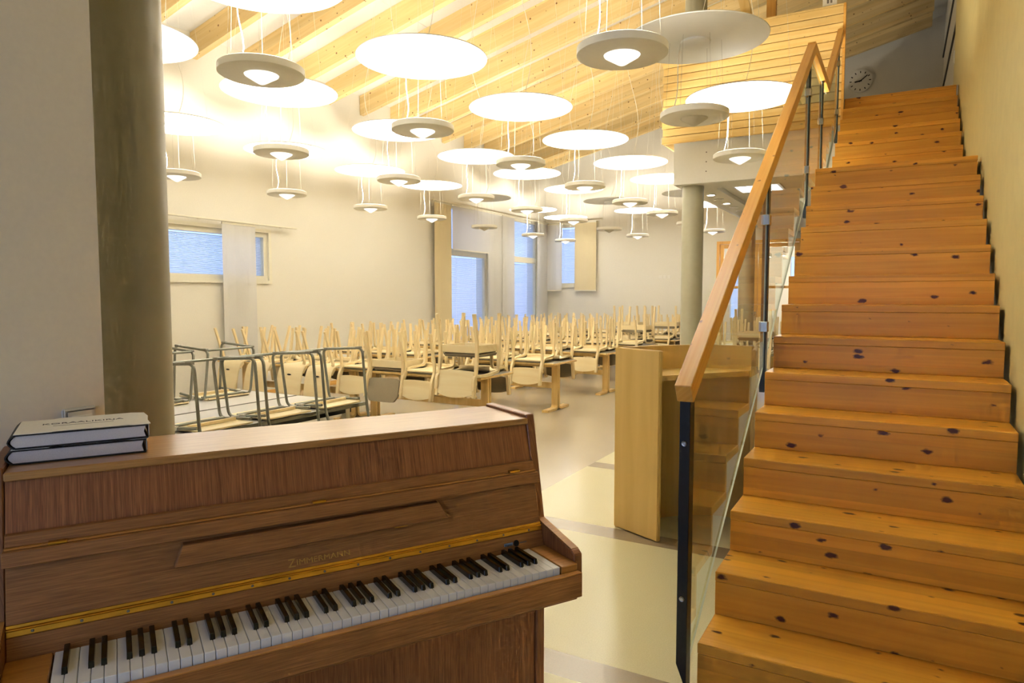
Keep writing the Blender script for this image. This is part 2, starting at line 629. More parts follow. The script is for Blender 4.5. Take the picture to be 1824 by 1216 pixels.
# skirting along the left wall
struct(box('baseboard_left', XL + 0.001, XL + 0.022, 0.86, 11.9, 0.0, 0.075, M['skirting'], bev=0.003))
struct(box('baseboard_back', XL + 0.03, -3.9, YB - 0.02, YB - 0.001, 0.0, 0.075, M['skirting'], bev=0.003))

# ceiling of boards, with rafters below
ceil = struct(empty('ceiling'))
ang = math.atan(SL)
def sloped_box(name, x0, x1, y0, y1, zb, zt, mat, parent, bev=0.0):
    """board lying along the roof slope; zb, zt heights below the roof plane at the same x"""
    xm, ym = (x0 + x1) / 2, (y0 + y1) / 2
    c = math.cos(ang)
    Lh = (x1 - x0) / 2 / c
    bmx = bmesh.new()
    sh = SL
    # plumb-cut ends: shear in the local frame
    h = (y1 - y0) / 2
    t0, t1 = zb * c, zt * c
    off = math.sin(ang)
    vs = []
    for lx, s in ((-Lh, -1), (Lh, 1)):
        for ly in (-h, h):
            for z in (zb, zt):
                vs.append((lx + z * off, ly, z * c))
    idx = [bmx.verts.new(v) for v in vs]
    # order: x-,y-,zb ; x-,y-,zt ; x-,y+,zb ; x-,y+,zt ; x+...
    for q in ((0, 1, 3, 2), (4, 6, 7, 5), (0, 4, 5, 1), (2, 3, 7, 6), (1, 5, 7, 3), (0, 2, 6, 4)):
        bmx.faces.new([idx[i] for i in q])
    if bev:
        bevel_all(bmx, bev)
    o = new_obj(name, bm_mesh(name, bmx, mat), parent, (xm, ym, roof(xm)), (0, -ang, 0))
    return o

BEAM_Y = [6.03 + 0.83 * k for k in range(-9, 13)]
xs = [-8.4, -6.3, -4.1, -1.9, 0.95]
edges = [YF - 0.25] + [b + 0.05 for b in BEAM_Y if b > YF] + [YB + 0.3]
for y0, y1 in zip(edges[:-1], edges[1:]):
    for x0, x1 in zip(xs[:-1], xs[1:]):
        sloped_box('ceiling_panel', x0 - (0.3 if x0 == -8.4 else 0), x1 - 0.006, y0, y1 - 0.004, 0.0, 0.06, M['ceiling'], ceil)
# board closing the joints from above
sloped_box('roof_deck', -8.8, 1.0, YF - 0.25, YB + 0.3, 0.062, 0.12, M['ceiling'], ceil)
for b in BEAM_Y:
    if b < 0.85:
        if b > YF:
            sloped_box('rafter', XN, XR, b, b + 0.10, -0.335, -0.001, M['pine_beam'], ceil, 0.003)
        continue
    x1 = XR - 0.005 if b < 10.0 else (0.40 if b > 13 else 0.63)
    sloped_box('rafter', -8.399, x1, b, b + 0.10, -0.335, -0.001, M['pine_beam'], ceil, 0.003)

# columns
def column(name, x, y, r, ztop, label=None):
    bm = bmesh.new()
    lathe(bm, [(r, 0), (r, ztop)], 48)
    bmesh.ops.holes_fill(bm, edges=[e for e in bm.edges if e.is_boundary])
    me = auto_smooth(bm_mesh(name, bm, M['column']))
    o = new_obj(name, me, None, (x, y, 0))
    tag(o, label, 'column')
    return o
column('round_column', -2.272, 1.355, 0.14, roof(-2.272) - 0.002, 'thick grey round column in the left foreground, behind the piano')
column('round_column', -2.42, 9.14, 0.14, roof(-2.42) - 0.34, 'grey round column holding up the gallery corner')
column('round_column', -2.42, 12.9, 0.14, 2.95, 'grey round column under the gallery, partly behind the handrail')

# gallery: floor slab, fascia, soffit
GZ = 21 * 0.1817
struct(box('floor_gallery', -2.60, XR - 0.004, 9.02, YB - 0.001, 3.52, GZ, M['wall']))
gal = struct(empty('trim_1'))
box('fascia_board', -2.61, -0.64, 8.88, 8.94, 2.957, 3.50, M['fascia'], gal, bev=0.002)
box('fascia_board', -2.61, -2.55, 8.94, YB - 0.3, 2.957, 3.50, M['fascia'], gal, bev=0.002)
for z in (3.10, 3.22, 3.34):
    bm = bmesh.new()
    lathe(bm, [(0, 0), (0.008, 0), (0.008, 0.004), (0, 0.004)], 10)
    new_obj('screw_cap', bm_mesh('screw_cap', bm, M['greyprint']), gal, (-2.19, 8.880, z), (PI / 2, 0, 0))
bm = bmesh.new()
add_box(bm, -2.55, -2.18, 8.94, YB - 0.3, 2.957, 3.02)
add_box(bm, -2.18, -0.64, 8.94, 9.39, 2.957, 3.02)
add_box(bm, -2.18, -0.64, 13.2, YB - 0.3, 2.957, 3.02)
add_box(bm, -0.64, XR - 0.004, 9.4, YB - 0.3, 2.957, 3.02)
add_box(bm, -2.18, -0.64, 9.39, 13.2, 3.015, 3.06)
struct(new_obj('ceiling_under_gallery', bm_mesh('ceiling_under_gallery', bm, M['wall'])))
# downlights in the soffit
for i, yy in enumerate((9.96, 10.46, 10.97, 11.5, 12.0)):
    bm = bmesh.new()
    lathe(bm, [(0.0, 0.004), (0.052, 0.004), (0.052, -0.004), (0.07, -0.006), (0.07, 0.01), (0, 0.01)], 20)
    root = empty('recessed_downlight', (-2.38, yy, 2.951))
    nth = ['first', 'second', 'third', 'fourth', 'fifth'][i]
    lit = i in (0, 2)
    tag(root, ('lit' if lit else 'unlit') + ' round downlight in the gallery soffit, ' + nth + ' behind the front column', 'downlight')
    new_obj('trim_ring', auto_smooth(bm_mesh('trim_ring', bm, M['plastic'])), root)
    bm = bmesh.new()
    lathe(bm, [(0, -0.004), (0.045, -0.002), (0.045, 0.003), (0, 0.003)], 20)
    new_obj('lens', bm_mesh('lens', bm, M['spot_on'] if lit else M['cone_off']), root)
lp = empty('ceiling_light_panel', (-1.72, 9.95, 3.006))
tag(lp, 'square louvred ceiling light under the gallery behind the handrail', 'ceiling light')
box('light_frame', -0.30, 0.30, -0.30, 0.30, -0.012, 0.008, M['plastic'], lp)
for k in range(4):
    x0 = -0.27 + k * 0.138
    box('louvre_cell', x0, x0 + 0.122, -0.27, 0.27, -0.016, -0.011, M['panel_on'], lp)

# ------------------------------------------------------------------ windows
def slat_mesh(name, length, z0, z1, pitch, axis):
    bm = bmesh.new()
    n = int((z1 - z0) / pitch)
    d = 0.009
    for i in range(n):
        z = z0 + (i + 0.5) * pitch
        dz = d * 0.62
        dd = d * 0.78
        if axis == 'y':
            q = ((-dd, 0, z + dz), (-dd, length, z + dz), (dd, length, z - dz), (dd, 0, z - dz))
        else:
            q = ((0, -dd, z - dz), (length, -dd, z - dz), (length, dd, z + dz), (0, dd, z + dz))
        a = [bm.verts.new(p) for p in q]
        b = [bm.verts.new((p[0], p[1], p[2] + 0.0009)) for p in q]
        bm.faces.new(a)
        bm.faces.new(list(reversed(b)))
        for k in range(4):
            j = (k + 1) % 4
            bm.faces.new((a[k], a[j], b[j], b[k]))
    return bm_mesh(name, bm, M['blind'])

def window(name, axis, pos, a0, a1, z0, z1, transom=None, out=-1, blind_top=True):
    """frame, panes and blind filling an opening; the wall face is at pos, outside lies toward out"""
    root = struct(empty(name))
    fw, dp = 0.07, 0.12
    def bx(nm, u0, u1, w0, w1, d0, d1, mat, bev=0.0):
        lo, hi = sorted((pos + out * d0, pos + out * d1))
        if axis == 'x':
            return box(nm, lo, hi, u0, u1, w0, w1, mat, root, bev)
        return box(nm, u0, u1, lo, hi, w0, w1, mat, root, bev)
    c = M['frame_white']
    bx('casing', a0 - 0.05, a0 + 0.001, z0 - 0.05, z1 + 0.05, -0.018, 0.02, c)
    bx('casing', a1 - 0.001, a1 + 0.05, z0 - 0.05, z1 + 0.05, -0.018, 0.02, c)
    bx('casing', a0 + 0.001, a1 - 0.001, z1, z1 + 0.05, -0.018, 0.02, c)
    bx('window_sill', a0 + 0.001, a1 - 0.001, z0 - 0.05, z0, -0.03, 0.02, c)
    bx('window_frame', a0, a0 + fw, z0, z1, 0.02, dp, c)
    bx('window_frame', a1 - fw, a1, z0, z1, 0.02, dp, c)
    bx('window_frame', a0 + fw, a1 - fw, z0, z0 + fw, 0.02, dp, c)
    bx('window_frame', a0 + fw, a1 - fw, z1 - fw, z1, 0.02, dp, c)
    zs = [(z0 + fw, z1 - fw)]
    if transom:
        bx('transom', a0 + fw, a1 - fw, transom[0], transom[1], 0.01, dp, c)
        zs = [(z0 + fw, transom[0]), (transom[1], z1 - fw)]
    for w0, w1 in zs:
        bx('pane', a0 + fw, a1 - fw, w0, w1, 0.055, 0.061, M['winglass'])
        bx('pane', a0 + fw, a1 - fw, w0, w1, 0.105, 0.111, M['winglass'])
        me = slat_mesh('blind_slats', a1 - a0 - 2 * fw - 0.01, w0, w1 - 0.02, 0.0215, 'y' if axis == 'x' else 'x')
        d = pos + out * 0.083
        o = new_obj('blind_slats', me, root, (d, a0 + fw + 0.005, 0) if axis == 'x' else (a0 + fw + 0.005, d, 0))
        o['kind'] = 'stuff'
        for fr in (0.28, 0.72):
            u = a0 + fw + fr * (a1 - a0 - 2 * fw)
            bx('blind_cord', u - 0.002, u + 0.002, w0, w1, 0.072, 0.074, M['wire'])
    return root
window('window_1', 'x', XL, *SMALL)
window('window_2', 'x', XL, *TALL1, transom=(2.40, 2.54))
window('window_3', 'x', XL, *TALL2, transom=(2.38, 2.52))
window('window_4', 'y', YB, *BACKW, out=1)
# plain window behind the photographer
rw = struct(empty('window_5'))
for x0, x1, z0, z1 in ((-1.95, -1.87, 0.05, 3.2), (0.34, 0.42, 0.05, 3.2), (-1.87, 0.34, 0.05, 0.15), (-1.87, 0.34, 3.1, 3.2), (-0.80, -0.72, 0.15, 3.1)):
    box('window_frame', x0, x1, YF - 0.15, YF - 0.02, z0, z1, M['frame_white'], rw)
box('pane', -1.87, -0.80, YF - 0.09, YF - 0.08, 0.15, 3.1, M['winglass'], rw)
box('pane', -0.72, 0.34, YF - 0.09, YF - 0.08, 0.15, 3.1, M['winglass'], rw)

# curtain rails and sheer panels
def panel_x(name, x, y0, y1, z0, z1, mat, label):
    root = empty(name, (x, (y0 + y1) / 2, z1))
    tag(root, label, 'curtain', 'sheer panel curtains')
    h = (y1 - y0) / 2
    L = z1 - z0
    bm = bmesh.new()
    n = 9
    pts = []
    for i in range(n):
        yy = -h + 2 * h * i / (n - 1)
        pts.append((0.003 * math.sin(i * 1.7), yy))
    poly = [(x - 0.001, yy) for x, yy in pts] + [(x + 0.001, yy) for x, yy in reversed(pts)]
    va = [bm.verts.new((x, yy, -0.02)) for x, yy in poly]
    vb = [bm.verts.new((x, yy, -L + 0.02)) for x, yy in poly]
    m = len(poly)
    for i in range(m):
        j = (i + 1) % m
        bm.faces.new((va[i], va[j], vb[j], vb[i]))
    new_obj('cloth', bm_mesh('cloth', bm, mat), root)
    box('top_batten', -0.008, 0.008, -h, h, -0.03, 0.0, M['frame_white'], root)
    box('bottom_batten', -0.006, 0.006, -h, h, -L, -L + 0.025, M['frame_white'], root)
    return root
def panel_y(name, y, x0, x1, z0, z1, mat, label):
    r = panel_x(name, 0, x0, x1, z0, z1, mat, label)
    r.location = ((x0 + x1) / 2, y, z1)
    r.rotation_euler = (0, 0, PI / 2)
    return r
panel_x('sheer_curtain', -8.31, 6.38, 6.95, 0.62, 2.56, M['curtain'], 'sheer white panel curtain hanging across the small high window at left')
panel_x('sheer_curtain', -8.30, 11.42, 12.02, 0.12, 3.46, M['curtain_y'], 'beige panel curtain at the left edge of the tall windows')
panel_x('sheer_curtain', -8.28, 12.04, 13.50, 2.50, 3.46, M['curtain'], 'short wide sheer panel covering the upper pane of the left tall window')
panel_x('sheer_curtain', -8.30, 13.52, 14.16, 0.12, 3.46, M['curtain'], 'sheer panel curtain right of the left tall window')
panel_x('sheer_curtain', -8.28, 14.14, 14.72, 0.12, 3.46, M['curtain'], 'sheer panel curtain just left of the right tall window')
panel_x('sheer_curtain', -8.30, 15.98, 16.58, 0.12, 3.46, M['curtain'], 'sheer panel curtain right beside the room corner, over the right tall window')
panel_y('sheer_curtain', YB - 0.10, -8.33, -7.86, 1.66, 3.45, M['curtain'], 'sheer panel curtain on the back wall beside the corner')
panel_y('sheer_curtain', YB - 0.10, -7.49, -6.88, 1.66, 3.47, M['curtain_y'], 'beige panel curtain on the back wall, right of the small window')
def rail_x(name, y0, y1, z, label):
    root = empty(name, (-8.30, (y0 + y1) / 2, z))
    tag(root, label, 'curtain rail')
    h = (y1 - y0) / 2
    box('track', -0.022, 0.022, -h, h, 0.0, 0.022, M['frame_white'], root, 0.003)
    for k in (-0.85, 0.0, 0.85):
        box('bracket', -0.099, -0.02, h * k - 0.015, h * k + 0.015, 0.004, 0.018, M['frame_white'], root)
    return root
rail_x('curtain_rail', 4.4, 7.74, 2.565, 'white curtain rail above the small high window on the left wall')
rail_x('curtain_rail', 11.36, 16.62, 3.465, 'long white curtain rail above the tall windows')
cr = rail_x('curtain_rail', 16.0, 17.6, 3.475, 'short white curtain rail on the back wall')
cr.location = (-7.55, YB - 0.10, 3.475)
cr.rotation_euler = (0, 0, -PI / 2)

# ------------------------------------------------------------------ glazed door in the back wall, room behind
dr = struct(empty('door_1'))
dw = M['doorwood']
d0, d1, dt = DOORH[0], DOORH[1], DOORH[3]
yb0, yb1 = YB - 0.012, YB + 0.10
box('door_frame', d0, d0 + 0.07, yb0, yb1, 0, dt, dw, dr)
box('door_frame', d1 - 0.07, d1, yb0, yb1, 0, dt, dw, dr)
box('door_frame', d0 + 0.07, d1 - 0.07, yb0, yb1, dt - 0.07, dt, dw, dr)
mid = (d0 + d1) / 2
for x0, x1 in ((d0 + 0.075, mid - 0.005), (mid + 0.005, d1 - 0.075)):
    box('door_stile', x0, x0 + 0.09, yb0 + 0.02, yb1 - 0.02, 0.01, dt - 0.08, dw, dr)
    box('door_stile', x1 - 0.09, x1, yb0 + 0.02, yb1 - 0.02, 0.01, dt - 0.08, dw, dr)
    box('door_rail', x0 + 0.09, x1 - 0.09, yb0 + 0.02, yb1 - 0.02, 0.01, 0.2, dw, dr)
    box('door_rail', x0 + 0.09, x1 - 0.09, yb0 + 0.02, yb1 - 0.02, dt - 0.17, dt - 0.08, dw, dr)
    box('door_rail', x0 + 0.09, x1 - 0.09, yb0 + 0.02, yb1 - 0.02, 1.70, 1.76, dw, dr)
    box('pane', x0 + 0.09, x1 - 0.09, YB + 0.03, YB + 0.036, 0.2, 1.70, M['winglass'], dr)
    box('pane', x0 + 0.09, x1 - 0.09, YB + 0.03, YB + 0.036, 1.76, dt - 0.17, M['winglass'], dr)
hx = mid - 0.05
bm = bmesh.new()
add_tube(bm, fillet([(hx, yb0 + 0.02, 1.09), (hx, yb0 - 0.045, 1.09), (hx - 0.13, yb0 - 0.045, 1.09)], 0.02), 0.010, 8)
new_obj('door_handle', auto_smooth(bm_mesh('door_handle', bm, M['chrome'])), dr)
box('lock_plate', hx - 0.03, hx + 0.03, yb0 + 0.012, yb0 + 0.02, 0.96, 1.16, M['chrome'], dr)
# room behind the door
wall_holes('wall_beyond', 'y', 20.0, 0.2, -5.2, -0.6, 0, 3.2, [(-4.2, -3.2, 0.9, 2.6), (-2.6, -2.2, 0.9, 2.6)], M['wall'])
struct(box('wall_beyond_left', -5.2, -5.0, YB + 0.26, 20.0, 0, 3.2, M['wall']))
struct(box('wall_beyond_right', -0.8, -0.6, YB + 0.26, 20.0, 0, 3.2, M['wall']))
struct(box('ceiling_beyond', -5.2, -0.6, YB + 0.26, 20.2, 3.2, 3.3, M['wall']))
for k, (xx, yy) in enumerate(((-3.65, 18.2), (-2.9, 18.4), (-2.5, 18.0))):
    root = empty('spotlight', (xx, yy, 2.55))
    tag(root, 'small lit spotlight seen through the glazed door, ' + ('leftmost', 'middle', 'rightmost')[k] + ' of three', 'spotlight')
    bm = bmesh.new()
    lathe(bm, [(0, 0.64), (0.006, 0.64), (0.006, 0.08), (0.05, 0.05), (0.06, -0.03), (0.05, -0.03), (0.04, 0.03), (0, 0.03)], 16)
    new_obj('housing', bm_mesh('housing', bm, M['chrome']), root)
    bm = bmesh.new()
    lathe(bm, [(0, -0.025), (0.045, -0.02), (0.045, -0.015), (0, -0.015)], 16)
    new_obj('bulb', bm_mesh('bulb', bm, M['spot_on']), root)
    pl = bpy.data.lights.new('spotlight_light', 'POINT')
    pl.energy = 14
    pl.color = (1, .9, .75)
    pl.shadow_soft_size = 0.05
    new_obj('spotlight_light', pl, root, (0, 0, -0.08))

# ------------------------------------------------------------------ staircase
R_, G_ = 0.1817, 0.2761
X0, X1 = -0.627, 0.475
def step_y(n):
    return 2.5402 + (n - 1) * G_ + (1.2205 - G_ if n > 14 else 0.0)
st = empty('staircase', (X0, step_y(1), 0))
tag(st, 'broad straight staircase of knotty orange pine with a landing, along the yellow wall', 'staircase')
ox, oy = X0, step_y(1)
NT = 21
for n in range(1, NT + 1):
    y0 = step_y(n)
    y1 = step_y(n + 1) if n < NT else y0 + 0.30
    zt = n * R_
    box('tread', 0, X1 - X0, y0 - oy, y1 - oy + 0.028, zt - 0.042, zt, M['pine'], st, bev=0.003)
    box('riser', 0.001, X1 - X0 - 0.001, y0 - oy + 0.0015, y0 - oy + 0.030, (n - 1) * R_ + 0.0005, zt - 0.0425, M['pine'], st, bev=0.0015)
# carriage below the steps
def carriage(name, xa, xb):
    bm = bmesh.new()
    def under(y):
        yy = y + oy
        if yy < step_y(14):
            return max(0.0, (yy - step_y(1) - 0.30) / G_ * R_)
        if yy < step_y(15):
            return 14 * R_ - 0.24
        return min(3.40, 14 * R_ - 0.24 + (yy - step_y(15)) / G_ * R_)
    for n in range(1, NT + 1):
        y0 = step_y(n) - oy + 0.035
        y1 = (step_y(n + 1) if n < NT else step_y(n) + 0.22) - oy + 0.035
        t = n * R_ - 0.045
        add_prism(bm, [(y0, min(under(y0), t - 0.05)), (y1, min(under(y1), t - 0.02)), (y1, t), (y0, t)], xa, xb, 'x')
    return new_obj(name, bm_mesh(name, bm, M['fascia']), st)
carriage('carriage', 0.03, 0.08)
carriage('carriage', 1.02, 1.07)

# ------------------------------------------------------------------ glass railing
XRL = -0.672
rl = empty('stair_railing', (XRL, 2.5, 0))
tag(rl, 'stair railing of pine handrail, dark steel posts and clear glass panels', 'railing')
def rail_piece(y0, z0, y1, z1, w=0.062, h=0.078):
    L = math.hypot(y1 - y0, z1 - z0)
    a = math.atan2(z1 - z0, y1 - y0)
    bm = bmesh.new()
    add_box(bm, 0, L, -w / 2, w / 2, -h, 0)
    bevel_all(bm, 0.003)
    o = new_obj('handrail', bm_mesh('handrail', bm, M['pine_rail']), rl, (0, y0 - 2.5, z0))
    o.rotation_euler = Matrix(((0, -1, 0), (1, 0, 0), (0, 0, 1))).to_euler()
    m = Matrix.Rotation(PI / 2, 4, 'Z') @ Matrix.Rotation(-a, 4, 'Y')
    o.rotation_euler = m.to_euler()
    return o
RA, RB, RC, RD = (2.44, 1.178), (6.09, 3.545), (7.30, 3.545), (8.86, 4.60)
rail_piece(*RA, *RB)
rail_piece(RB[0] - 0.02, RB[1], RC[0] + 0.02, RC[1])
rail_piece(*RC, *RD)
def rail_z(y):
    for (ya, za), (yb, zb) in ((RA, RB), (RB, RC), (RC, RD)):
        if y <= yb:
            return za + (zb - za) * (y - ya) / (yb - ya)
    return RD[1]
def nose_z(y):
    if y < 6.1295:
        return R_ + (y - 2.5402) / G_ * R_
    if y < 7.35 - G_ * 0.9:
        return 14 * R_
    return 15 * R_ + (y - 7.35) / G_ * R_
posts = [2.53, 4.16, 5.96, 6.95, 8.58]
for i, py in enumerate(posts):
    zt = rail_z(py) - 0.075
    zb = 0.0 if i == 0 else nose_z(py) - 0.30
    bm = bmesh.new()
    if i == 0:
        pts = [(-0.026, 0.10), (0.014, 0.0), (0.014, zt), (-0.026, zt)]
        add_prism(bm, pts, -0.03, 0.03, 'y')
    else:
        add_box(bm, -0.019, 0.012, -0.03, 0.03, zb, zt)
    bevel_all(bm, 0.002)
    p = new_obj('post', bm_mesh('post', bm, M['darkmetal'] if i == 0 else M['postmetal']), rl, (0, py - 2.5, 0))
    if i == 0:
        for z in (0.36, 0.955):
            bm = bmesh.new()
            lathe(bm, [(0, 0.008), (0.006, 0.008), (0.006, 0.004), (0.010, 0.005), (0.011, 0.0), (0, 0)], 14)
            new_obj('bolt', auto_smooth(bm_mesh('bolt', bm, M['chrome'])), p, (-0.006, -0.030, z), (PI / 2, 0, 0))
    else:
        for f in (0.30, 0.78) if i != 3 else (0.25, 0.7):
            z = zb + (zt - zb) * f
            bm = bmesh.new()
            add_box(bm, -0.026, 0.022, -0.05, 0.005, z - 0.03, z + 0.03)
            bevel_all(bm, 0.003)
            new_obj('glass_clamp', bm_mesh('glass_clamp', bm, M['chrome']), p)
def glass(ya, yb, off_b=0.03):
    """pane between two posts; sloping lower and upper edges follow the flight"""
    def low(y):
        return min(nose_z(y), 99) - 0.13
    n = 1
    pts = [(ya, low(ya)), (yb, low(yb)), (yb, rail_z(yb) - 0.10), (ya, rail_z(ya) - 0.10)]
    if ya < RB[0] < yb:
        pts = [(ya, low(ya)), (RB[0] + 0.05, low(RB[0])), (yb, low(yb)), (yb, rail_z(yb) - 0.10), (RB[0], RB[1] - 0.10), (ya, rail_z(ya) - 0.10)]
    if ya < RC[0] < yb:
        pts = [(ya, low(ya)), (RC[0] - 0.18, low(ya)), (yb, low(yb)), (yb, rail_z(yb) - 0.10), (RC[0], RC[1] - 0.10), (ya, rail_z(ya) - 0.10)]
    bm = bmesh.new()
    add_prism(bm, [(p[0] - 2.5, p[1]) for p in pts], -0.004, 0.004, 'x')
    bmesh.ops.recalc_face_normals(bm, faces=bm.faces)
    for f in bm.faces:
        f.material_index = 0 if abs(f.normal.x) > 0.5 else 1
    return new_obj('glass_panel', bm_mesh('glass_panel', bm, [M['glass'], M['glassedge']]), rl)
gx = [2.565, 4.125, 4.195, 5.925, 5.995, 6.915, 6.985, 8.545]
for a, b in ((gx[0], gx[1]), (gx[2], gx[3]), (gx[4], gx[5]), (gx[6], gx[7])):
    glass(a, b)

# ------------------------------------------------------------------ gallery balustrade of boards
bl = empty('gallery_balustrade', (-2.75, 8.80, 3.48))
tag(bl, 'gallery balustrade of horizontal pine boards above the white fascia', 'balustrade')
nb = 14
ph = (4.83 - 3.485) / nb
for k in range(nb):
    z = k * ph
    ins = 0.012 if k % 2 else 0.0
    box('board', 0.0 + ins, 2.10, 0.0, 0.028, z, z + ph - 0.009, M['pine_slat'], bl, bev=0.003)
    bm = bmesh.new()
    add_box(bm, -3.7, 3.7, 0, 0.026, 0, ph - 0.009)
    bevel_all(bm, 0.003)
    new_obj('board', bm_mesh('board', bm, M['pine_slat']), bl, (0.03 + ins, 0.06 + 3.7, z), (0, 0, PI / 2))
box('backing', 0.045, 2.10, 0.029, 0.045, 0.0, nb * ph - 0.01, M['pine_slat'], bl)
box('end_board', 2.10, 2.128, -0.012, 0.05, -0.42, nb * ph + 0.012, M['pine_rail'], bl, bev=0.002)
box('cap', -0.004, 2.10, -0.004, 0.05, nb * ph - 0.008, nb * ph + 0.012, M['pine_slat'], bl, bev=0.002)

# ------------------------------------------------------------------ things on the gallery
ck = empty('wall_clock', (-0.865, YB - 0.004, 6.11))
tag(ck, 'round white wall clock with black hands and ticks on the gallery back wall', 'clock')
def disc(name, r, t, mat, parent, y):
    bm = bmesh.new()
    lathe(bm, [(0, 0), (r, 0), (r, t), (0, t)], 40)
    return new_obj(name, auto_smooth(bm_mesh(name, bm, mat)), parent, (0, y, 0), (PI / 2, 0, 0))
disc('case', 0.235, 0.03, M['plastic'], ck, 0.0)
disc('dial', 0.215, 0.004, M['plastic'], ck, -0.03)
for k in range(12):
    a = k * PI / 6
    bm = bmesh.new()
    add_box(bm, -0.009, 0.009, -0.036, -0.0335, 0.165, 0.205)
    new_obj('tick', bm_mesh('tick', bm, M['blackpaint']), ck, None, (0, a, 0))
for nm, L, w, a in (('hour_hand', 0.11, 0.014, math.radians(262)), ('minute_hand', 0.17, 0.010, math.radians(52))):
    bm = bmesh.new()
    add_box(bm, -w, w, -0.042, -0.038, -0.03, L)
    new_obj(nm, bm_mesh(nm, bm, M['blackpaint']), ck, None, (0, a, 0))
# seams of the gallery side wall, a rail and a switch
for z0, z1 in ((5.62, 5.66), (6.35, 6.39)):
    struct(box('trim_2', 0.615, 0.639, 10.2, YB - 0.01, z0, z1, M['darkmetal']))
ws = empty('light_switch', (0.50, 10.02, 4.40))
tag(ws, 'small white switch at the end of the yellow wall, top of the stairs', 'switch')
box('plate', -0.012, 0.014, -0.04, 0.04, -0.075, 0.075, M['plastic'], ws, 0.004)
box('rocker', -0.018, -0.012, -0.025, 0.025, -0.045, 0.045, M['plastic'], ws, 0.003)
nt = empty('paper_notice', (-0.80, 8.826, 4.845))
tag(nt, 'small white paper notice standing on top of the gallery balustrade', 'notice')
box('sheet', -0.075, 0.075, 0.0, 0.006, 0.0, 0.16, M['plastic'], nt)
for k in range(2):
    box('printed_mark', -0.03 + 0.035 * k, -0.008 + 0.035 * k, -0.002, 0.0, 0.03, 0.10, M['greyprint'], nt)

# ================================================================== PENDANT LAMPS
ZR, ZD = 2.885, 3.453
RD_, RR_ = 0.533, 0.257
def lamp_meshes():
    d = {}
    bm = bmesh.new()
    n = 10
    prof = [(0, -0.012)] + [(RD_ * k / n, -0.012 + 0.03 * (k / n) ** 2 - 0.02 * (k / n) ** 6) for k in range(1, n + 1)]
    prof += [(RD_ + 0.002, prof[-1][1] + 0.006), (RD_ - 0.004, prof[-1][1] + 0.011), (RD_ * 0.6, 0.022), (0, 0.012)]
    lathe(bm, prof, 64)
    d['reflector'] = auto_smooth(bm_mesh('reflector', bm, M['lamp_white']), 40)
    bm = bmesh.new()
    lathe(bm, [(0, -0.036), (0.10, -0.034), (0.112, -0.026), (0.112, -0.010), (0, -0.010)], 32)
    d['boss'] = auto_smooth(bm_mesh('boss', bm, M['lamp_white']), 40)
    bm = bmesh.new()
    lathe(bm, [(0.103, -0.018), (RR_ - 0.012, -0.022), (RR_, -0.014), (RR_, 0.026), (RR_ - 0.012, 0.034), (0.14, 0.034), (0.13, 0.02), (0.103, 0.0)], 48, closed=True)
    d['ring'] = auto_smooth(bm_mesh('ring', bm, M['lamp_body']), 40)
    for nm, mt in (('cone_on', 'cone_on'), ('cone_off', 'cone_off')):
        bm = bmesh.new()
        lathe(bm, [(0, -0.078), (0.02, -0.071), (0.098, -0.024), (0.102, -0.015), (0.102, 0.0), (0, 0.004)], 32)
        d[nm] = auto_smooth(bm_mesh('diffuser', bm, M[mt]), 40)
    d['wires'] = []
    for k in range(6):
        a = 2 * PI * k / 6 + 0.3
        bm = bmesh.new()
        add_tube(bm, [(0.215 * math.cos(a), 0.215 * math.sin(a), 0.03), (0.19 * math.cos(a), 0.19 * math.sin(a), ZD - ZR - 0.01)], 0.0007, 4)
        d['wires'].append(bm_mesh('hanger_wire', bm, M['thinwire']))
    bm = bmesh.new()
    pth = []
    for k in range(13):
        t = k / 12
        pth.append((-0.16 + 0.05 * t + 0.02 * math.sin(t * PI), -0.05 + 0.03 * math.sin(t * 2.2 * PI), 0.03 + t * (ZD - ZR - 0.05)))
    add_tube(bm, pth, 0.0036, 6)
    d['cable'] = auto_smooth(bm_mesh('power_cable', bm, M['wire']))
    return d
LM = lamp_meshes()
UP = {}
def upper(x):
    key = round(x, 2)
    if key in UP:
        return UP[key]
    top = roof(x) - 0.30 - ZD
    out = []
    for k in range(3):
        a = 2 * PI * k / 3 + 0.2
        bm = bmesh.new()
        add_tube(bm, [(0.46 * math.cos(a), 0.46 * math.sin(a), 0.015), (0.20 * math.cos(a), 0.20 * math.sin(a), top + 0.25)], 0.0010, 4)
        out.append(('suspension_wire', bm_mesh('suspension_wire', bm, M['wire'])))
    bm = bmesh.new()
    pth = []
    for k in range(21):
        t = k / 20
        pth.append((0.10 * math.sin(2.6 * PI * t) * (1 - t * 0.3), 0.06 * math.sin(1.8 * PI * t), 0.01 + t * (top + 0.25)))
    add_tube(bm, pth, 0.003, 6)
    out.append(('supply_cable', auto_smooth(bm_mesh('supply_cable', bm, M['wire']))))
    UP[key] = out
    return out
spot_d = bpy.data.lights.new('pendant_light', 'SPOT')
spot_d.energy = LAMP_POWER
spot_d.color = LAMP_COL
spot_d.spot_size = math.radians(155)
spot_d.spot_blend = 1.0
spot_d.shadow_soft_size = 0.11
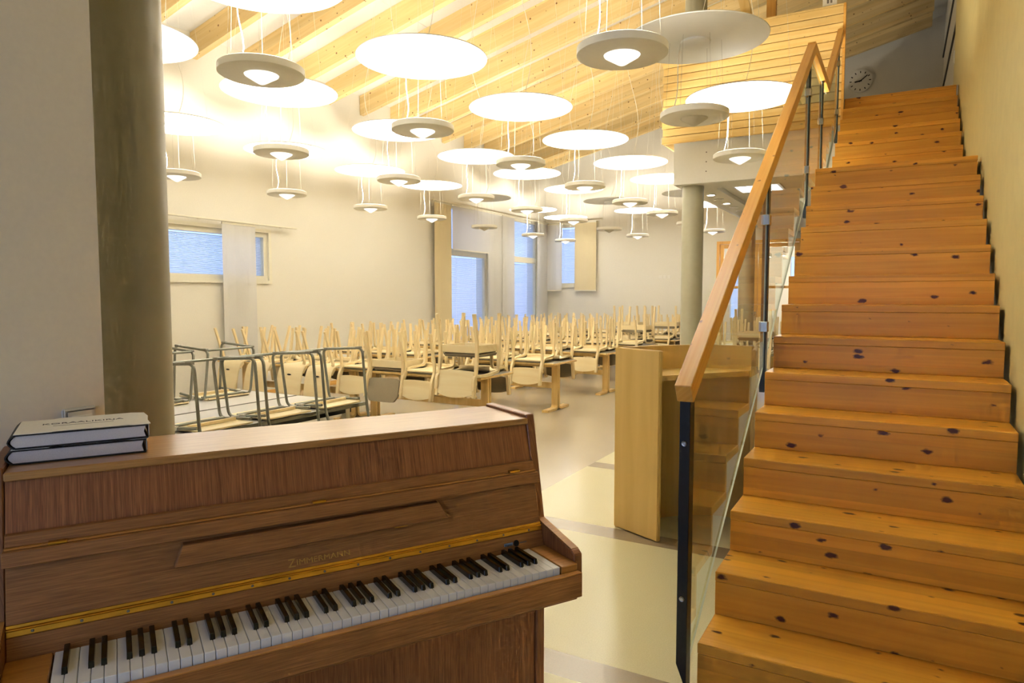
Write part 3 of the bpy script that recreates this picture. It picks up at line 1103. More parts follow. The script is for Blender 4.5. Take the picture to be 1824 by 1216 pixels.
def lamp(x, y, lit, label):
    root = empty('pendant_lamp', (x, y, ZR))
    tag(root, label, 'pendant lamp', 'disc pendant lamps over the dining tables')
    dz = ZD - ZR
    new_obj('reflector', LM['reflector'], root, (0, 0, dz))
    new_obj('boss', LM['boss'], root, (0, 0, dz))
    new_obj('ring', LM['ring'], root)
    new_obj('diffuser', LM['cone_on'] if lit else LM['cone_off'], root)
    for w in LM['wires']:
        new_obj('hanger_wire', w, root)
    new_obj('power_cable', LM['cable'], root)
    for nm, me in upper(x):
        new_obj(nm, me, root, (0, 0, dz))
    if lit:
        new_obj('pendant_light', spot_d, root, (0, 0, 0.045), (PI, 0, 0))
ORD = ['first', 'second', 'third', 'fourth', 'fifth', 'sixth', 'seventh', 'eighth']
rows = [
    ('beside the stairs', -1.41, [(3.75, 1), (5.32, 0), (7.06, 1)]),
    ('second from the stairs', -3.47, [(2.98, 1), (4.62, 1), (6.30, 1), (7.97, 1), (9.62, 1), (11.18, 1), (12.95, 0), (14.72, 1)]),
    ('second from the left wall', -5.20, [(3.15, 1), (4.68, 1), (6.45, 1), (8.15, 1), (9.65, 1), (11.44, 1), (13.20, 0), (14.95, 1)]),
    ('along the left wall', -7.20, [(4.95, 1), (6.56, 1), (8.23, 1), (9.83, 1), (11.58, 0), (13.65, 1), (15.36, 1)]),
]
for nm, x, ys in rows:
    for i, (y, lit) in enumerate(ys):
        lamp(x, y, lit, ('lit' if lit else 'unlit') + ' white disc pendant, ' + ORD[i] + ' from the front in the row ' + nm)

# ================================================================== PIANO
PZ = math.radians(59.9)
PA = Vector((-1.559, 0.747, 0))
pn = empty('upright_piano', PA, PZ)
tag(pn, 'brown oak upright piano with open keyboard in the foreground', 'piano')
UL, UR, T = -0.090, 1.285, 0.030          # inner faces of the case sides
prof = [(0.082, 0.0), (0.082, 0.787), (0.150, 1.118), (0.427, 1.118), (0.427, 0.0)]
for nm, a, b in (('side_panel', UL - T, UL), ('side_panel', UR, UR + T)):
    prism(nm, prof, a, b, 'x', M['oak_side'], pn, 0.003)
def local_box(name, x0, x1, y0, y1, z0, z1, mat, parent=pn, bev=0.002, seg=1):
    return box(name, x0, x1, y0, y1, z0, z1, mat, parent, bev, seg)
# key bed arms
armp = [(0.0815, 0.605), (0.0815, 0.792), (-0.105, 0.752), (-0.122, 0.740), (-0.124, 0.632), (-0.116, 0.622)]
for a, b in ((UL - T, UL + 0.001), (UR - 0.001, UR + T)):
    o = prism('keyboard_arm', armp, a, b, 'x', M['oak_side'], pn, 0.003)
    prism('arm_cap', [(0.080, 0.7905), (-0.104, 0.7505), (-0.104, 0.7535), (0.080, 0.7940)], a + 0.003, b - 0.003, 'x', M['oak_edge'], pn)
# lid, upper panel
local_box('lid', UL + 0.001, UR - 0.001, 0.136, 0.430, 1.088, 1.108, M['oak_lid'], bev=0.003)
def slope_w(z):            # front plane of the case
    return 0.056 + (z - 0.787) * (0.144 - 0.056) / (1.107 - 0.787)
def slab(name, z0, z1, t0, t1, mat, u0=UL + 0.002, u1=UR - 0.002, parent=pn, bev=0.0015):
    """board parallel to the sloping front; t0..t1 depth behind (+) or in front (-) of the plane"""
    pts = [(slope_w(z0) + t0, z0), (slope_w(z1) + t0, z1), (slope_w(z1) + t1, z1), (slope_w(z0) + t1, z0)]
    return prism(name, pts, u0, u1, 'x', mat, parent, bev)
slab('upper_panel', 0.972, 1.087, 0.010, 0.028, M['oak_v'])
slab('fallboard_flap', 0.950, 0.976, -0.006, 0.020, M['oak'])
slab('fallboard_edge', 0.9465, 0.9505, -0.016, 0.010, M['oak_edge'])
slab('fallboard_flap', 0.914, 0.9463, -0.024, 0.012, M['oak'], UL - 0.002, UR + 0.002)
slab('fallboard', 0.7885, 0.9135, 0.004, 0.022, M['oak'])
# brass piano hinge with screws
hg = slab('brass_hinge', 0.7665, 0.7795, -0.001, 0.006, M['brass'])
slab('hinge_knuckle', 0.7797, 0.7825, -0.003, 0.006, M['brass'], bev=0.001)
slab('hinge_leaf', 0.7827, 0.789, 0.003, 0.008, M['brass'], bev=0.0005)
for k in range(15):
    u = UL + 0.05 + k * (UR - UL - 0.1) / 14
    bm = bmesh.new()
    lathe(bm, [(0, 0.0015), (0.0028, 0.001), (0.0035, 0), (0, 0)], 8)
    new_obj('hinge_screw', bm_mesh('hinge_screw', bm, M['greyedge']), hg, (u, slope_w(0.773) - 0.001, 0.773), (PI / 2 - 0.27, 0, 0))
slab('name_board', 0.708, 0.7660, 0.0, 0.02, M['oak'])
# folding music desk: a flat bar with slanted ends
pts2 = [(0.241, 0.853), (0.960, 0.857), (0.938, 0.902), (0.261, 0.901)]
bm = bmesh.new()
fa = [bm.verts.new((u, slope_w(z) - 0.022, z)) for u, z in pts2]
fb = [bm.verts.new((u, slope_w(z) + 0.004, z)) for u, z in pts2]
bm.faces.new(fa)
bm.faces.new(list(reversed(fb)))
for i in range(4):
    j = (i + 1) % 4
    bm.faces.new((fa[i], fb[i], fb[j], fa[j]))
bevel_all(bm, 0.002)
md = new_obj('music_desk', bm_mesh('music_desk', bm, M['oak']), pn)
for u, z in ((0.595, 0.952), (1.204, 0.955), (0.01, 0.950)):
    local_box('flap_hinge', u - 0.018, u + 0.018, slope_w(z) - 0.020, slope_w(z) - 0.002, z - 0.0025, z + 0.003, M['brass'], bev=0.001)
for u in (0.40, 0.82):
    local_box('desk_hinge', u - 0.02, u + 0.02, slope_w(0.853) - 0.006, slope_w(0.853) + 0.004, 0.849, 0.853, M['brass'], bev=0.001)
# lettering
def text_mesh(name, body, size, depth, mat, parent, loc, rot, align='LEFT', sx=1.0, sheared=0.0):
    cu = bpy.data.curves.new(name, 'FONT')
    cu.body = body
    cu.size = size
    cu.extrude = depth
    cu.align_x = align
    cu.shear = sheared
    cu.resolution_u = 2
    tmp = bpy.data.objects.new(name + '_tmp', cu)
    COL.objects.link(tmp)
    dg = bpy.context.evaluated_depsgraph_get()
    dg.update()
    me = bpy.data.meshes.new_from_object(tmp.evaluated_get(dg))
    bpy.data.objects.remove(tmp)
    me.materials.clear()
    me.materials.append(mat)
    o = new_obj(name, me, parent, loc, rot)
    o.scale = (sx, 1, 1)
    return o
tilt = math.atan2(0.088, 0.32)
text_mesh('maker_lettering', 'Z', 0.030, 0.0006, M['gold'], pn, (0.506, slope_w(0.797) + 0.003, 0.797), (PI / 2 - tilt, 0, 0))
text_mesh('maker_lettering', 'IMMERMANN', 0.020, 0.0006, M['gold'], pn, (0.527, slope_w(0.800) + 0.003, 0.800), (PI / 2 - tilt, 0, 0), sx=1.22)
# lock and the small sticker beside it
bm = bmesh.new()
lathe(bm, [(0, 0.0012), (0.009, 0.0012), (0.010, 0), (0, 0)], 16)
new_obj('lock_plate', bm_mesh('lock_plate', bm, M['blackpaint']), pn, (1.185, slope_w(0.742), 0.742), (PI / 2 - tilt, 0, 0))
local_box('maker_sticker', 1.142, 1.172, slope_w(0.742) - 0.001, slope_w(0.742) + 0.001, 0.736, 0.747, M['sticker'], bev=0.0)
text_mesh('sticker_lettering', 'Piano', 0.011, 0.0003, M['blackpaint'], pn, (1.144, slope_w(0.738) - 0.0016, 0.738), (PI / 2 - tilt, 0, 0))
local_box('sticker_mark', 1.198, 1.222, slope_w(0.742) - 0.0006, slope_w(0.742) + 0.001, 0.740, 0.743, M['greyprint'], bev=0.0)
# key bed, slip rail, blocks
ZK = 0.723
local_box('key_slip', UL + 0.001, UR - 0.001, -0.166, -0.143, 0.632, 0.700, M['oak'], bev=0.002)
local_box('key_slip_edge', UL + 0.001, UR - 0.001, -0.1655, -0.1435, 0.7003, 0.7035, M['oak_edge'], bev=0.001)
local_box('key_bed', UL + 0.001, UR - 0.001, -0.142, 0.055, 0.615, 0.690, M['oak'], bev=0.002)
local_box('key_block', UL + 0.001, -0.004, -0.141, 0.034, 0.6905, 0.722, M['oak_edge'], bev=0.002)
local_box('key_block', 1.228, UR - 0.001, -0.141, 0.034, 0.6905, 0.722, M['oak_edge'], bev=0.002)
local_box('lower_panel', UL + 0.001, UR - 0.001, 0.092, 0.112, 0.09, 0.613, M['oak_v'], bev=0.002)
local_box('bottom_rail', UL + 0.001, UR - 0.001, 0.084, 0.116, 0.0, 0.088, M['oak'], bev=0.002)
local_box('back_panel', UL + 0.001, UR - 0.001, 0.400, 0.424, 0.0, 1.086, M['oak_v'], bev=0.002)
# 88 keys
KW = 1.223 / 52
wk = box_mesh('white_key', 0.0006, KW - 0.0006, -0.140, 0.030, 0.6995, ZK, M['ivory'], 0.0012)
bm = bmesh.new()
bw = 0.0066
vs_b = [(-bw, -0.092, 0.700), (bw, -0.092, 0.700), (bw, 0.030, 0.700), (-bw, 0.030, 0.700),
        (-bw * 0.78, -0.082, 0.737), (bw * 0.78, -0.082, 0.737), (bw * 0.86, 0.030, 0.737), (-bw * 0.86, 0.030, 0.737)]
vb = [bm.verts.new(v) for v in vs_b]
for q in ((3, 2, 1, 0), (4, 5, 6, 7), (0, 1, 5, 4), (1, 2, 6, 5), (2, 3, 7, 6), (3, 0, 4, 7)):
    bm.faces.new([vb[i] for i in q])
bevel_all(bm, 0.0012)
bk = bm_mesh('black_key', bm, M['ebony'])
for i in range(52):
    new_obj('white_key', wk, pn, (i * KW, 0, 0))
    if i < 51 and 'ABCDEFG'[i % 7] in 'ACDFG':
        new_obj('black_key', bk, pn, ((i + 1) * KW, 0, 0))

# ------------------------------------------------------------------ books on the piano
def book(z, ang, dx, label, title):
    root = empty('thick_book', PA + Matrix.Rotation(PZ, 3, 'Z') @ Vector((0.052 + dx, 0.318, z)), PZ + ang)
    tag(root, label, 'book', 'books on the piano')
    w, d, h = 0.288, 0.212, 0.034
    # pages: rounded spine side at -x
    ps = [(-w / 2 + 0.012, 0.0035), (w / 2 - 0.006, 0.0035)]
    pts = [(w / 2 - 0.006, 0.0035), (w / 2 - 0.010, 0.017), (w / 2 - 0.006, h - 0.0035)]
    pts += [(-w / 2 + 0.014 - 0.010 * math.sin(PI * k / 6), h - 0.0035 - (h - 0.007) * k / 6) for k in range(7)]
    prism('page_block', pts, -d / 2 + 0.004, d / 2 - 0.004, 'y', M['pages'], root)
    box('cover_board', -w / 2 + 0.012, w / 2, -d / 2, d / 2, 0.0, 0.003, M['blackcloth'], root, 0.0008)
    box('cover_board', -w / 2 + 0.012, w / 2, -d / 2, d / 2, h - 0.003, h, M['blackcloth'], root, 0.0008)
    bm = bmesh.new()
    path = [(-w / 2 + 0.012 - 0.013 * math.sin(PI * k / 8), h - 0.0015 - (h - 0.003) * k / 8) for k in range(9)]
    add_ribbon(bm, path, -d / 2, d / 2, 0.003)
    for v in bm.verts:
        v.co = Vector((v.co.y, v.co.x, v.co.z))
    new_obj('spine', auto_smooth(bm_mesh('spine', bm, M['blackcloth'])), root)
    # torn dust jacket lying on the upper board
    bm = bmesh.new()
    e = [(-w / 2 + 0.010, -d / 2 + 0.002), (-0.06, -d / 2 + 0.001), (-0.058, -d / 2 + 0.008), (0.06, -d / 2 + 0.008), (0.10, -d / 2 + 0.012), (0.112, -d / 2 + 0.004), (w / 2 + 0.006, -d / 2 + 0.006),
         (w / 2 + 0.003, -0.04), (w / 2 + 0.007, 0.03), (w / 2 + 0.001, d / 2 - 0.012), (w / 2 - 0.03, d / 2 + 0.002), (0.02, d / 2 - 0.002), (-0.05, d / 2 + 0.001), (-0.06, d / 2 - 0.01), (-w / 2 + 0.012, d / 2 - 0.008)]
    add_prism(bm, e, h + 0.0002, h + 0.0012, 'z')
    bmesh.ops.triangulate(bm, faces=bm.faces)
    jk = new_obj('dust_jacket', bm_mesh('dust_jacket', bm, M['paper']), root)
    if title:
        text_mesh('cover_title', 'KORAALIKIRJA', 0.027, 0.0002, M['blackpaint'], root, (0.004, 0.008, h + 0.0014), (0, 0, 0), 'CENTER', sx=1.0)
        box('cover_rule', -0.06, 0.07, -0.019, -0.016, h + 0.0012, h + 0.0015, M['greyprint'], root)
    # jacket flap tucked round the fore edge
    box('jacket_flap', w / 2 + 0.0008, w / 2 + 0.0022, -d / 2 + 0.008, d / 2 - 0.010, 0.004, h - 0.001, M['paper'], root)
book(1.1085, 0.0, 0.0, 'lower black hardback in the pair lying on the piano', False)
book(1.1085 + 0.0362, 0.02, 0.004, 'upper black hardback on the piano with a torn cream jacket', True)

# ------------------------------------------------------------------ wall switch by the piano
sw = empty('light_switch', (XN + 0.001, 1.063, 1.142))
tag(sw, 'white double light switch on the near left wall above the books', 'switch')
box('plate', 0.0, 0.014, -0.045, 0.045, -0.045, 0.045, M['plastic'], sw, 0.004, 2)
box('frame_edge', 0.014, 0.019, -0.038, 0.038, -0.038, 0.038, M['plastic'], sw, 0.003, 2)
box('rocker', 0.019, 0.025, -0.030, 0.030, -0.029, 0.024, M['plastic'], sw, 0.003)

# ================================================================== LECTERN
lc = empty('lectern', (-1.2, 4.4, 0))
tag(lc, 'curved birch lectern with raised rim and writing shelf beside the stair railing', 'lectern')
LZ = 1.176
arc = [(-1.572, 4.135), (-1.50, 4.30), (-1.40, 4.455), (-1.27, 4.60), (-1.13, 4.69), (-1.0, 4.725), (-0.90, 4.72), (-0.82, 4.69)]
def smooth_curve(P, n=4):
    out = []
    for i in range(len(P) - 1):
        p0, p1, p2, p3 = P[max(i - 1, 0)], P[i], P[i + 1], P[min(i + 2, len(P) - 1)]
        for k in range(n):
            t = k / n
            out.append(tuple(0.5 * ((2 * b) + (-a + c) * t + (2 * a - 5 * b + 4 * c - d) * t * t + (-a + 3 * b - 3 * c + d) * t ** 3)
                             for a, b, c, d in zip(p0, p1, p2, p3)))
    out.append(P[-1])
    return out
arcs = smooth_curve(arc)
def offset(P, d):
    out = []
    for i, p in enumerate(P):
        a, b = P[max(i - 1, 0)], P[min(i + 1, len(P) - 1)]
        t = Vector((b[0] - a[0], b[1] - a[1])).normalized()
        out.append((p[0] + t.y * d, p[1] - t.x * d))
    return out
inn = offset(arcs, 0.028)
loc2 = lambda P: [(p[0] + 1.2, p[1] - 4.4) for p in P]
bm = bmesh.new()
O_, I_ = loc2(arcs), loc2(inn)
vo = [(bm.verts.new((*p, 0.0)), bm.verts.new((*p, LZ))) for p in O_]
vi = [(bm.verts.new((*p, 0.0)), bm.verts.new((*p, LZ))) for p in I_]
for k in range(len(vo) - 1):
    for q, mi in (((vo[k][0], vo[k + 1][0], vo[k + 1][1], vo[k][1]), 0), ((vi[k][0], vi[k][1], vi[k + 1][1], vi[k + 1][0]), 1),
                  ((vo[k][1], vo[k + 1][1], vi[k + 1][1], vi[k][1]), 0), ((vo[k][0], vi[k][0], vi[k + 1][0], vo[k + 1][0]), 0)):
        f = bm.faces.new(q)
        f.material_index = mi
bm.faces.new((vo[0][0], vo[0][1], vi[0][1], vi[0][0]))
bm.faces.new((vo[-1][0], vi[-1][0], vi[-1][1], vo[-1][1]))
new_obj('front_panel', auto_smooth(bm_mesh('front_panel', bm, [M['lectern'], M['lectern']]), 30), lc)
def lect_side(name, a, b, th):
    va, vb2 = Vector(a), Vector(b)
    L = (vb2 - va).length
    an = math.atan2(vb2.y - va.y, vb2.x - va.x)
    bm = bmesh.new()
    add_box(bm, 0, L, 0, th, 0.006, LZ)
    bevel_all(bm, 0.005, 2)
    return new_obj(name, bm_mesh(name, bm, M['lectern']), lc, (a[0] + 1.2, a[1] - 4.4, 0), (0, 0, an))
lect_side('side_panel', (-1.580, 4.132), (-1.236, 3.975), 0.030)
lect_side('side_panel', (-0.818, 4.690), (-0.772, 4.345), 0.024)
desk = loc2(inn[1:-1]) + loc2([(-0.835, 4.62), (-1.262, 4.045)])
bm = bmesh.new()
add_prism(bm, desk, 0.985, 1.018, 'z')
bmesh.ops.triangulate(bm, faces=[f for f in bm.faces if len(f.verts) > 4])
new_obj('writing_shelf', bm_mesh('writing_shelf', bm, M['lectern']), lc)

# ================================================================== TABLES AND CHAIRS
TZ = 0.650
def part(name, bm, mat, smooth=30):
    me = bm_mesh(name, bm, mat)
    if smooth:
        auto_smooth(me, smooth)
    return (name, me)

def curved_panel(x0, x1, zb, zt, y_of, th, rise_b=0.0, rise_t=0.0, round_c=0.0, nx=10, nz=5, dish=0.0):
    """gently dished sheet standing in the (x,z) plane; arched lower and upper edges"""
    bm = bmesh.new()
    def row(off):
        g = []
        for i in range(nx + 1):
            t = i / nx
            s = 2 * t - 1
            x = x0 + (x1 - x0) * t
            b = zb + rise_b * (1 - s * s)
            tp = zt + rise_t * (1 - s * s)
            if round_c:
                e = max(0.0, abs(s) - (1 - round_c)) / round_c
                k = (1 - math.sqrt(max(0.0, 1 - e * e))) * round_c * (x1 - x0) / 2
                tp -= k
                b += k * 0.2
            col = []
            for j in range(nz + 1):
                z = b + (tp - b) * j / nz
                col.append(bm.verts.new((x, y_of(z) + dish * (1 - s * s) + off, z)))
            g.append(col)
        return g
    A, B = row(0), row(th)
    for i in range(nx):
        for j in range(nz):
            bm.faces.new((A[i][j], A[i + 1][j], A[i + 1][j + 1], A[i][j + 1]))
            bm.faces.new((B[i][j], B[i][j + 1], B[i + 1][j + 1], B[i + 1][j]))
        bm.faces.new((A[i][0], B[i][0], B[i + 1][0], A[i + 1][0]))
        bm.faces.new((A[i][nz], A[i + 1][nz], B[i + 1][nz], B[i][nz]))
    for j in range(nz):
        bm.faces.new((A[0][j], A[0][j + 1], B[0][j + 1], B[0][j]))
        bm.faces.new((A[nx][j], B[nx][j], B[nx][j + 1], A[nx][j + 1]))
    return bm

def chair_std():
    """bent birch chair, front toward -y, standing on z=0"""
    P = []
    SH = 0.440
    rear = fil2([(0.235, 0.0), (0.165, 0.33), (0.165, 0.44), (0.215, 0.52), (0.245, 0.735)], 0.06, 4)
    front = fil2([(-0.205, 0.0), (-0.185, 0.385), (0.125, 0.405), (0.188, 0.52), (0.218, 0.735)], 0.06, 5)
    for s in (-1, 1):
        bm = bmesh.new()
        a, b = sorted((s * 0.196, s * 0.226))
        add_ribbon(bm, rear, a, b, 0.024)
        P.append(part('leg', bm, M['birch']))
        bm = bmesh.new()
        add_ribbon(bm, front, a, b, 0.024)
        P.append(part('leg', bm, M['birch']))
    # seat sheet with a rolled front edge
    bm = bmesh.new()
    sp = [(-0.205, 0.372), (-0.215, 0.40), (-0.195, 0.422), (-0.15, 0.428), (0.05, 0.420), (0.155, 0.424)]
    add_ribbon(bm, fil2(sp, 0.03, 3), -0.194, 0.194, 0.014)
    P.append(part('seat', bm, M['birch_ply']))
    bm = bmesh.new()
    add_ribbon(bm, fil2([(-0.206, 0.418), (-0.185, 0.437), (-0.05, 0.442), (0.15, 0.436)], 0.03, 3), -0.186, 0.186, 0.022)
    P.append(part('seat_pad', bm, M['pad']))
    yb = lambda z: 0.196 + (z - 0.52) * 0.125
    P.append(part('backrest', curved_panel(-0.194, 0.194, 0.525, 0.700, yb, 0.012, -0.012, 0.030, dish=0.020), M['birch_ply']))
    P.append(part('back_pad', curved_panel(-0.186, 0.186, 0.532, 0.697, lambda z: yb(z) - 0.016, 0.014, -0.012, 0.028, dish=0.020), M['pad']))
    return P

def chair_arm(dark=False):
    """armchair with apron, straight front legs and bent arms"""
    P = []
    for s in (-1, 1):
        a, b = sorted((s * 0.225, s * 0.257))
        bm = bmesh.new()
        add_ribbon(bm, fil2([(0.245, 0.0), (0.190, 0.36), (0.205, 0.52), (0.250, 0.70)] if dark else [(0.245, 0.0), (0.190, 0.36), (0.205, 0.55), (0.265, 0.875)], 0.08, 4), a, b, 0.030)
        P.append(part('leg', bm, M['birch']))
        bm = bmesh.new()
        add_ribbon(bm, [(-0.225, 0.0), (-0.215, 0.41)] if dark else fil2([(-0.235, 0.0), (-0.215, 0.635), (0.04, 0.660), (0.255, 0.648), (0.272, 0.80)], 0.055, 5), a, b, 0.030)
        P.append(part('leg', bm, M['birch']))
    bm = bmesh.new()
    add_box(bm, -0.224, 0.224, -0.222, -0.196, 0.335, 0.412)
    P.append(part('apron', bm, M['birch_ply'], 0))
    bm = bmesh.new()
    add_box(bm, -0.224, 0.224, 0.165, 0.190, 0.335, 0.412)
    P.append(part('apron', bm, M['birch_ply'], 0))
    for s in (-1, 1):
        bm = bmesh.new()
        a, b = sorted((s * 0.199, s * 0.224))
        add_box(bm, a, b, -0.196, 0.165, 0.335, 0.412)
        P.append(part('apron', bm, M['birch_ply'], 0))
    bm = bmesh.new()
    add_box(bm, -0.222, 0.222, -0.232, 0.175, 0.413, 0.460)
    bevel_all(bm, 0.015, 2)
    P.append(part('seat_pad', bm, M['pad'], 40))
    yb = lambda z: 0.218 + (z - 0.60) * 0.18
    if dark:
        P.append(part('backrest', curved_panel(-0.222, 0.222, 0.535, 0.790, lambda z: 0.205 + (z - 0.52) * 0.24, 0.030, -0.006, 0.0, round_c=0.3, dish=0.015), M['pad']))
    else:
        P.append(part('backrest', curved_panel(-0.222, 0.222, 0.605, 0.845, yb, 0.013, -0.014, 0.034, dish=0.022), M['birch_ply']))
        P.append(part('back_pad', curved_panel(-0.214, 0.214, 0.612, 0.842, lambda z: yb(z) - 0.018, 0.016, -0.014, 0.030, dish=0.022), M['pad']))
    return P

def chair_shell():
    """chair with a one-piece plywood shell and splayed wooden legs"""
    P = []
    prof = fil2([(-0.205, 0.405), (-0.19, 0.432), (0.02, 0.425), (0.165, 0.430), (0.225, 0.56), (0.262, 0.80)], 0.10, 6)
    bm = bmesh.new()
    add_ribbon(bm, prof, -0.205, 0.205, 0.011)
    P.append(part('shell', bm, M['birch_ply'], 40))
    bm = bmesh.new()
    add_prism(bm, [(0.035 * math.cos(2 * PI * k / 12), 0.010 * math.sin(2 * PI * k / 12)) for k in range(12)], -0.0012, 0.0012, 'y')
    for v in bm.verts:
        v.co += Vector((0, 0.2315, 0.545))
    P.append(part('grip_hole', bm, M['blackpaint'], 0))
    for sx in (-1, 1):
        bm = bmesh.new()
        a, b = sorted((sx * 0.170, sx * 0.198))
        add_ribbon(bm, fil2([(0.275, 0.0), (0.150, 0.39), (0.16, 0.42)], 0.03, 3), a, b, 0.026)
        P.append(part('leg', bm, M['birch']))
        bm = bmesh.new()
        add_ribbon(bm, fil2([(-0.225, 0.0), (-0.17, 0.385), (-0.10, 0.418), (0.10, 0.418), (0.185, 0.52)], 0.05, 4), a, b, 0.026)
        P.append(part('leg', bm, M['birch']))
    return P

def chair_steel():
    """grey tube chair with floor runners, plywood seat and back"""
    P = []
    r = 0.0105
    for s in (-1, 1):
        x = s * 0.225
        bm = bmesh.new()
        path = fillet([(x * 0.86, 0.285, 0.80), (x, 0.215, 0.44), (x, 0.205, 0.012), (x, -0.225, 0.012), (x, -0.185, 0.425), (x * 0.9, 0.16, 0.415)], 0.055, 5)
        add_tube(bm, path, r, 8)
        P.append(part('side_frame', bm, M['steel'], 60))
        for yy in (0.165, -0.185):
            bm = bmesh.new()
            add_box(bm, x - 0.014, x + 0.014, yy - 0.028, yy + 0.028, 0.0, 0.018)
            bevel_all(bm, 0.003)
            P.append(part('glide', bm, M['greyedge'], 0))
    bm = bmesh.new()
    add_tube(bm, [(-0.22, -0.205, 0.013), (0.22, -0.205, 0.013)], r * 0.95, 8)
    P.append(part('floor_crossbar', bm, M['steel'], 60))
    bm = bmesh.new()
    add_tube(bm, [(-0.205, -0.12, 0.415), (0.205, -0.12, 0.415)], r * 0.95, 8)
    P.append(part('seat_crossbar', bm, M['steel'], 60))
    bm = bmesh.new()
    add_ribbon(bm, fil2([(-0.205, 0.415), (-0.18, 0.432), (0.04, 0.430), (0.18, 0.440)], 0.04, 3), -0.2, 0.2, 0.010)
    P.append(part('seat', bm, M['birch_ply'], 40))
    for s in (-1, 1):
        bm = bmesh.new()
        add_box(bm, s * 0.225 - 0.016, s * 0.225 + 0.016, -0.05, -0.01, 0.405, 0.432)
        P.append(part('seat_clip', bm, M['plastic'], 0))
    bm = bmesh.new()
    add_box(bm, -0.17, 0.17, 0.02, 0.05, 0.404, 0.424)
    P.append(part('seat_batten', bm, M['birch'], 0))
    yb = lambda z: 0.262 + (z - 0.62) * 0.19
    P.append(part('backrest', curved_panel(-0.2, 0.2, 0.62, 0.80, yb, 0.010, -0.008, 0.012, dish=0.02), M['birch_ply']))
    return P

CH = {'std': (chair_std(), 0.452), 'arm': (chair_arm(), 0.672), 'armdark': (chair_arm(True), 0.462),
      'shell': (chair_shell(), 0.440), 'steel': (chair_steel(), 0.443)}
NAMES = {'std': 'upholstered_chair', 'arm': 'wooden_armchair', 'armdark': 'padded_back_chair', 'shell': 'plywood_shell_chair', 'steel': 'tube_frame_chair'}
GROUPS = {'std': 'upturned birch chairs on the tables', 'arm': 'upturned armchairs on the tables', 'armdark': 'upturned dark backed chairs',
          'shell': 'upturned shell chairs by the left wall', 'steel': 'upturned steel tube chairs'}
def put_chair(kind, x, y, yaw, label, tz=TZ, tip=0.0):
    """chair turned upside down, its seat (or arms) on a table of height tz; yaw 0 = back hanging toward -y"""
    parts, h = CH[kind]
    root = empty(NAMES[kind], (x, y, tz + h + 0.001))
    m = Matrix.Rotation(yaw, 4, 'Z') @ Matrix.Rotation(PI + tip, 4, 'X')
    root.rotation_euler = m.to_euler()
    tag(root, label, 'chair', GROUPS[kind])
    for nm, me in parts:
        new_obj(nm, me, root)
    return root

def table(x0, x1, yc, w, label, leg_mat='birch_table'):
    root = empty('dining_table', ((x0 + x1) / 2, yc, 0))
    tag(root, label, 'table', 'birch dining tables')
    h = (x1 - x0) / 2
    box('table_top', -h, h, -w / 2, w / 2, TZ - 0.026, TZ - 0.002, M['birch_table'], root, 0.003)
    box('top_surface', -h + 0.008, h - 0.008, -w / 2 + 0.008, w / 2 - 0.008, TZ - 0.0019, TZ, M['tabletop'], root)
    box('underframe', -h + 0.14, h - 0.14, -0.03, 0.03, TZ - 0.085, TZ - 0.027, M['birch_table'], root)
    box('stretcher', -h + 0.16, h - 0.16, -0.012, 0.012, 0.28, 0.36, M['birch_table'], root)
    for s in (-1, 1):
        xc = s * (h - 0.15)
        for d in (-1, 1):
            bm = bmesh.new()
            path = fil2([(d * 0.022, TZ - 0.027), (d * 0.022, 0.045), (d * 0.062, 0.016), (d * 0.32, 0.016)], 0.07, 5)
            add_ribbon(bm, path, xc - 0.045, xc + 0.045, 0.030)
            new_obj('leg', auto_smooth(bm_mesh('leg', bm, M[leg_mat])), root)
    return root

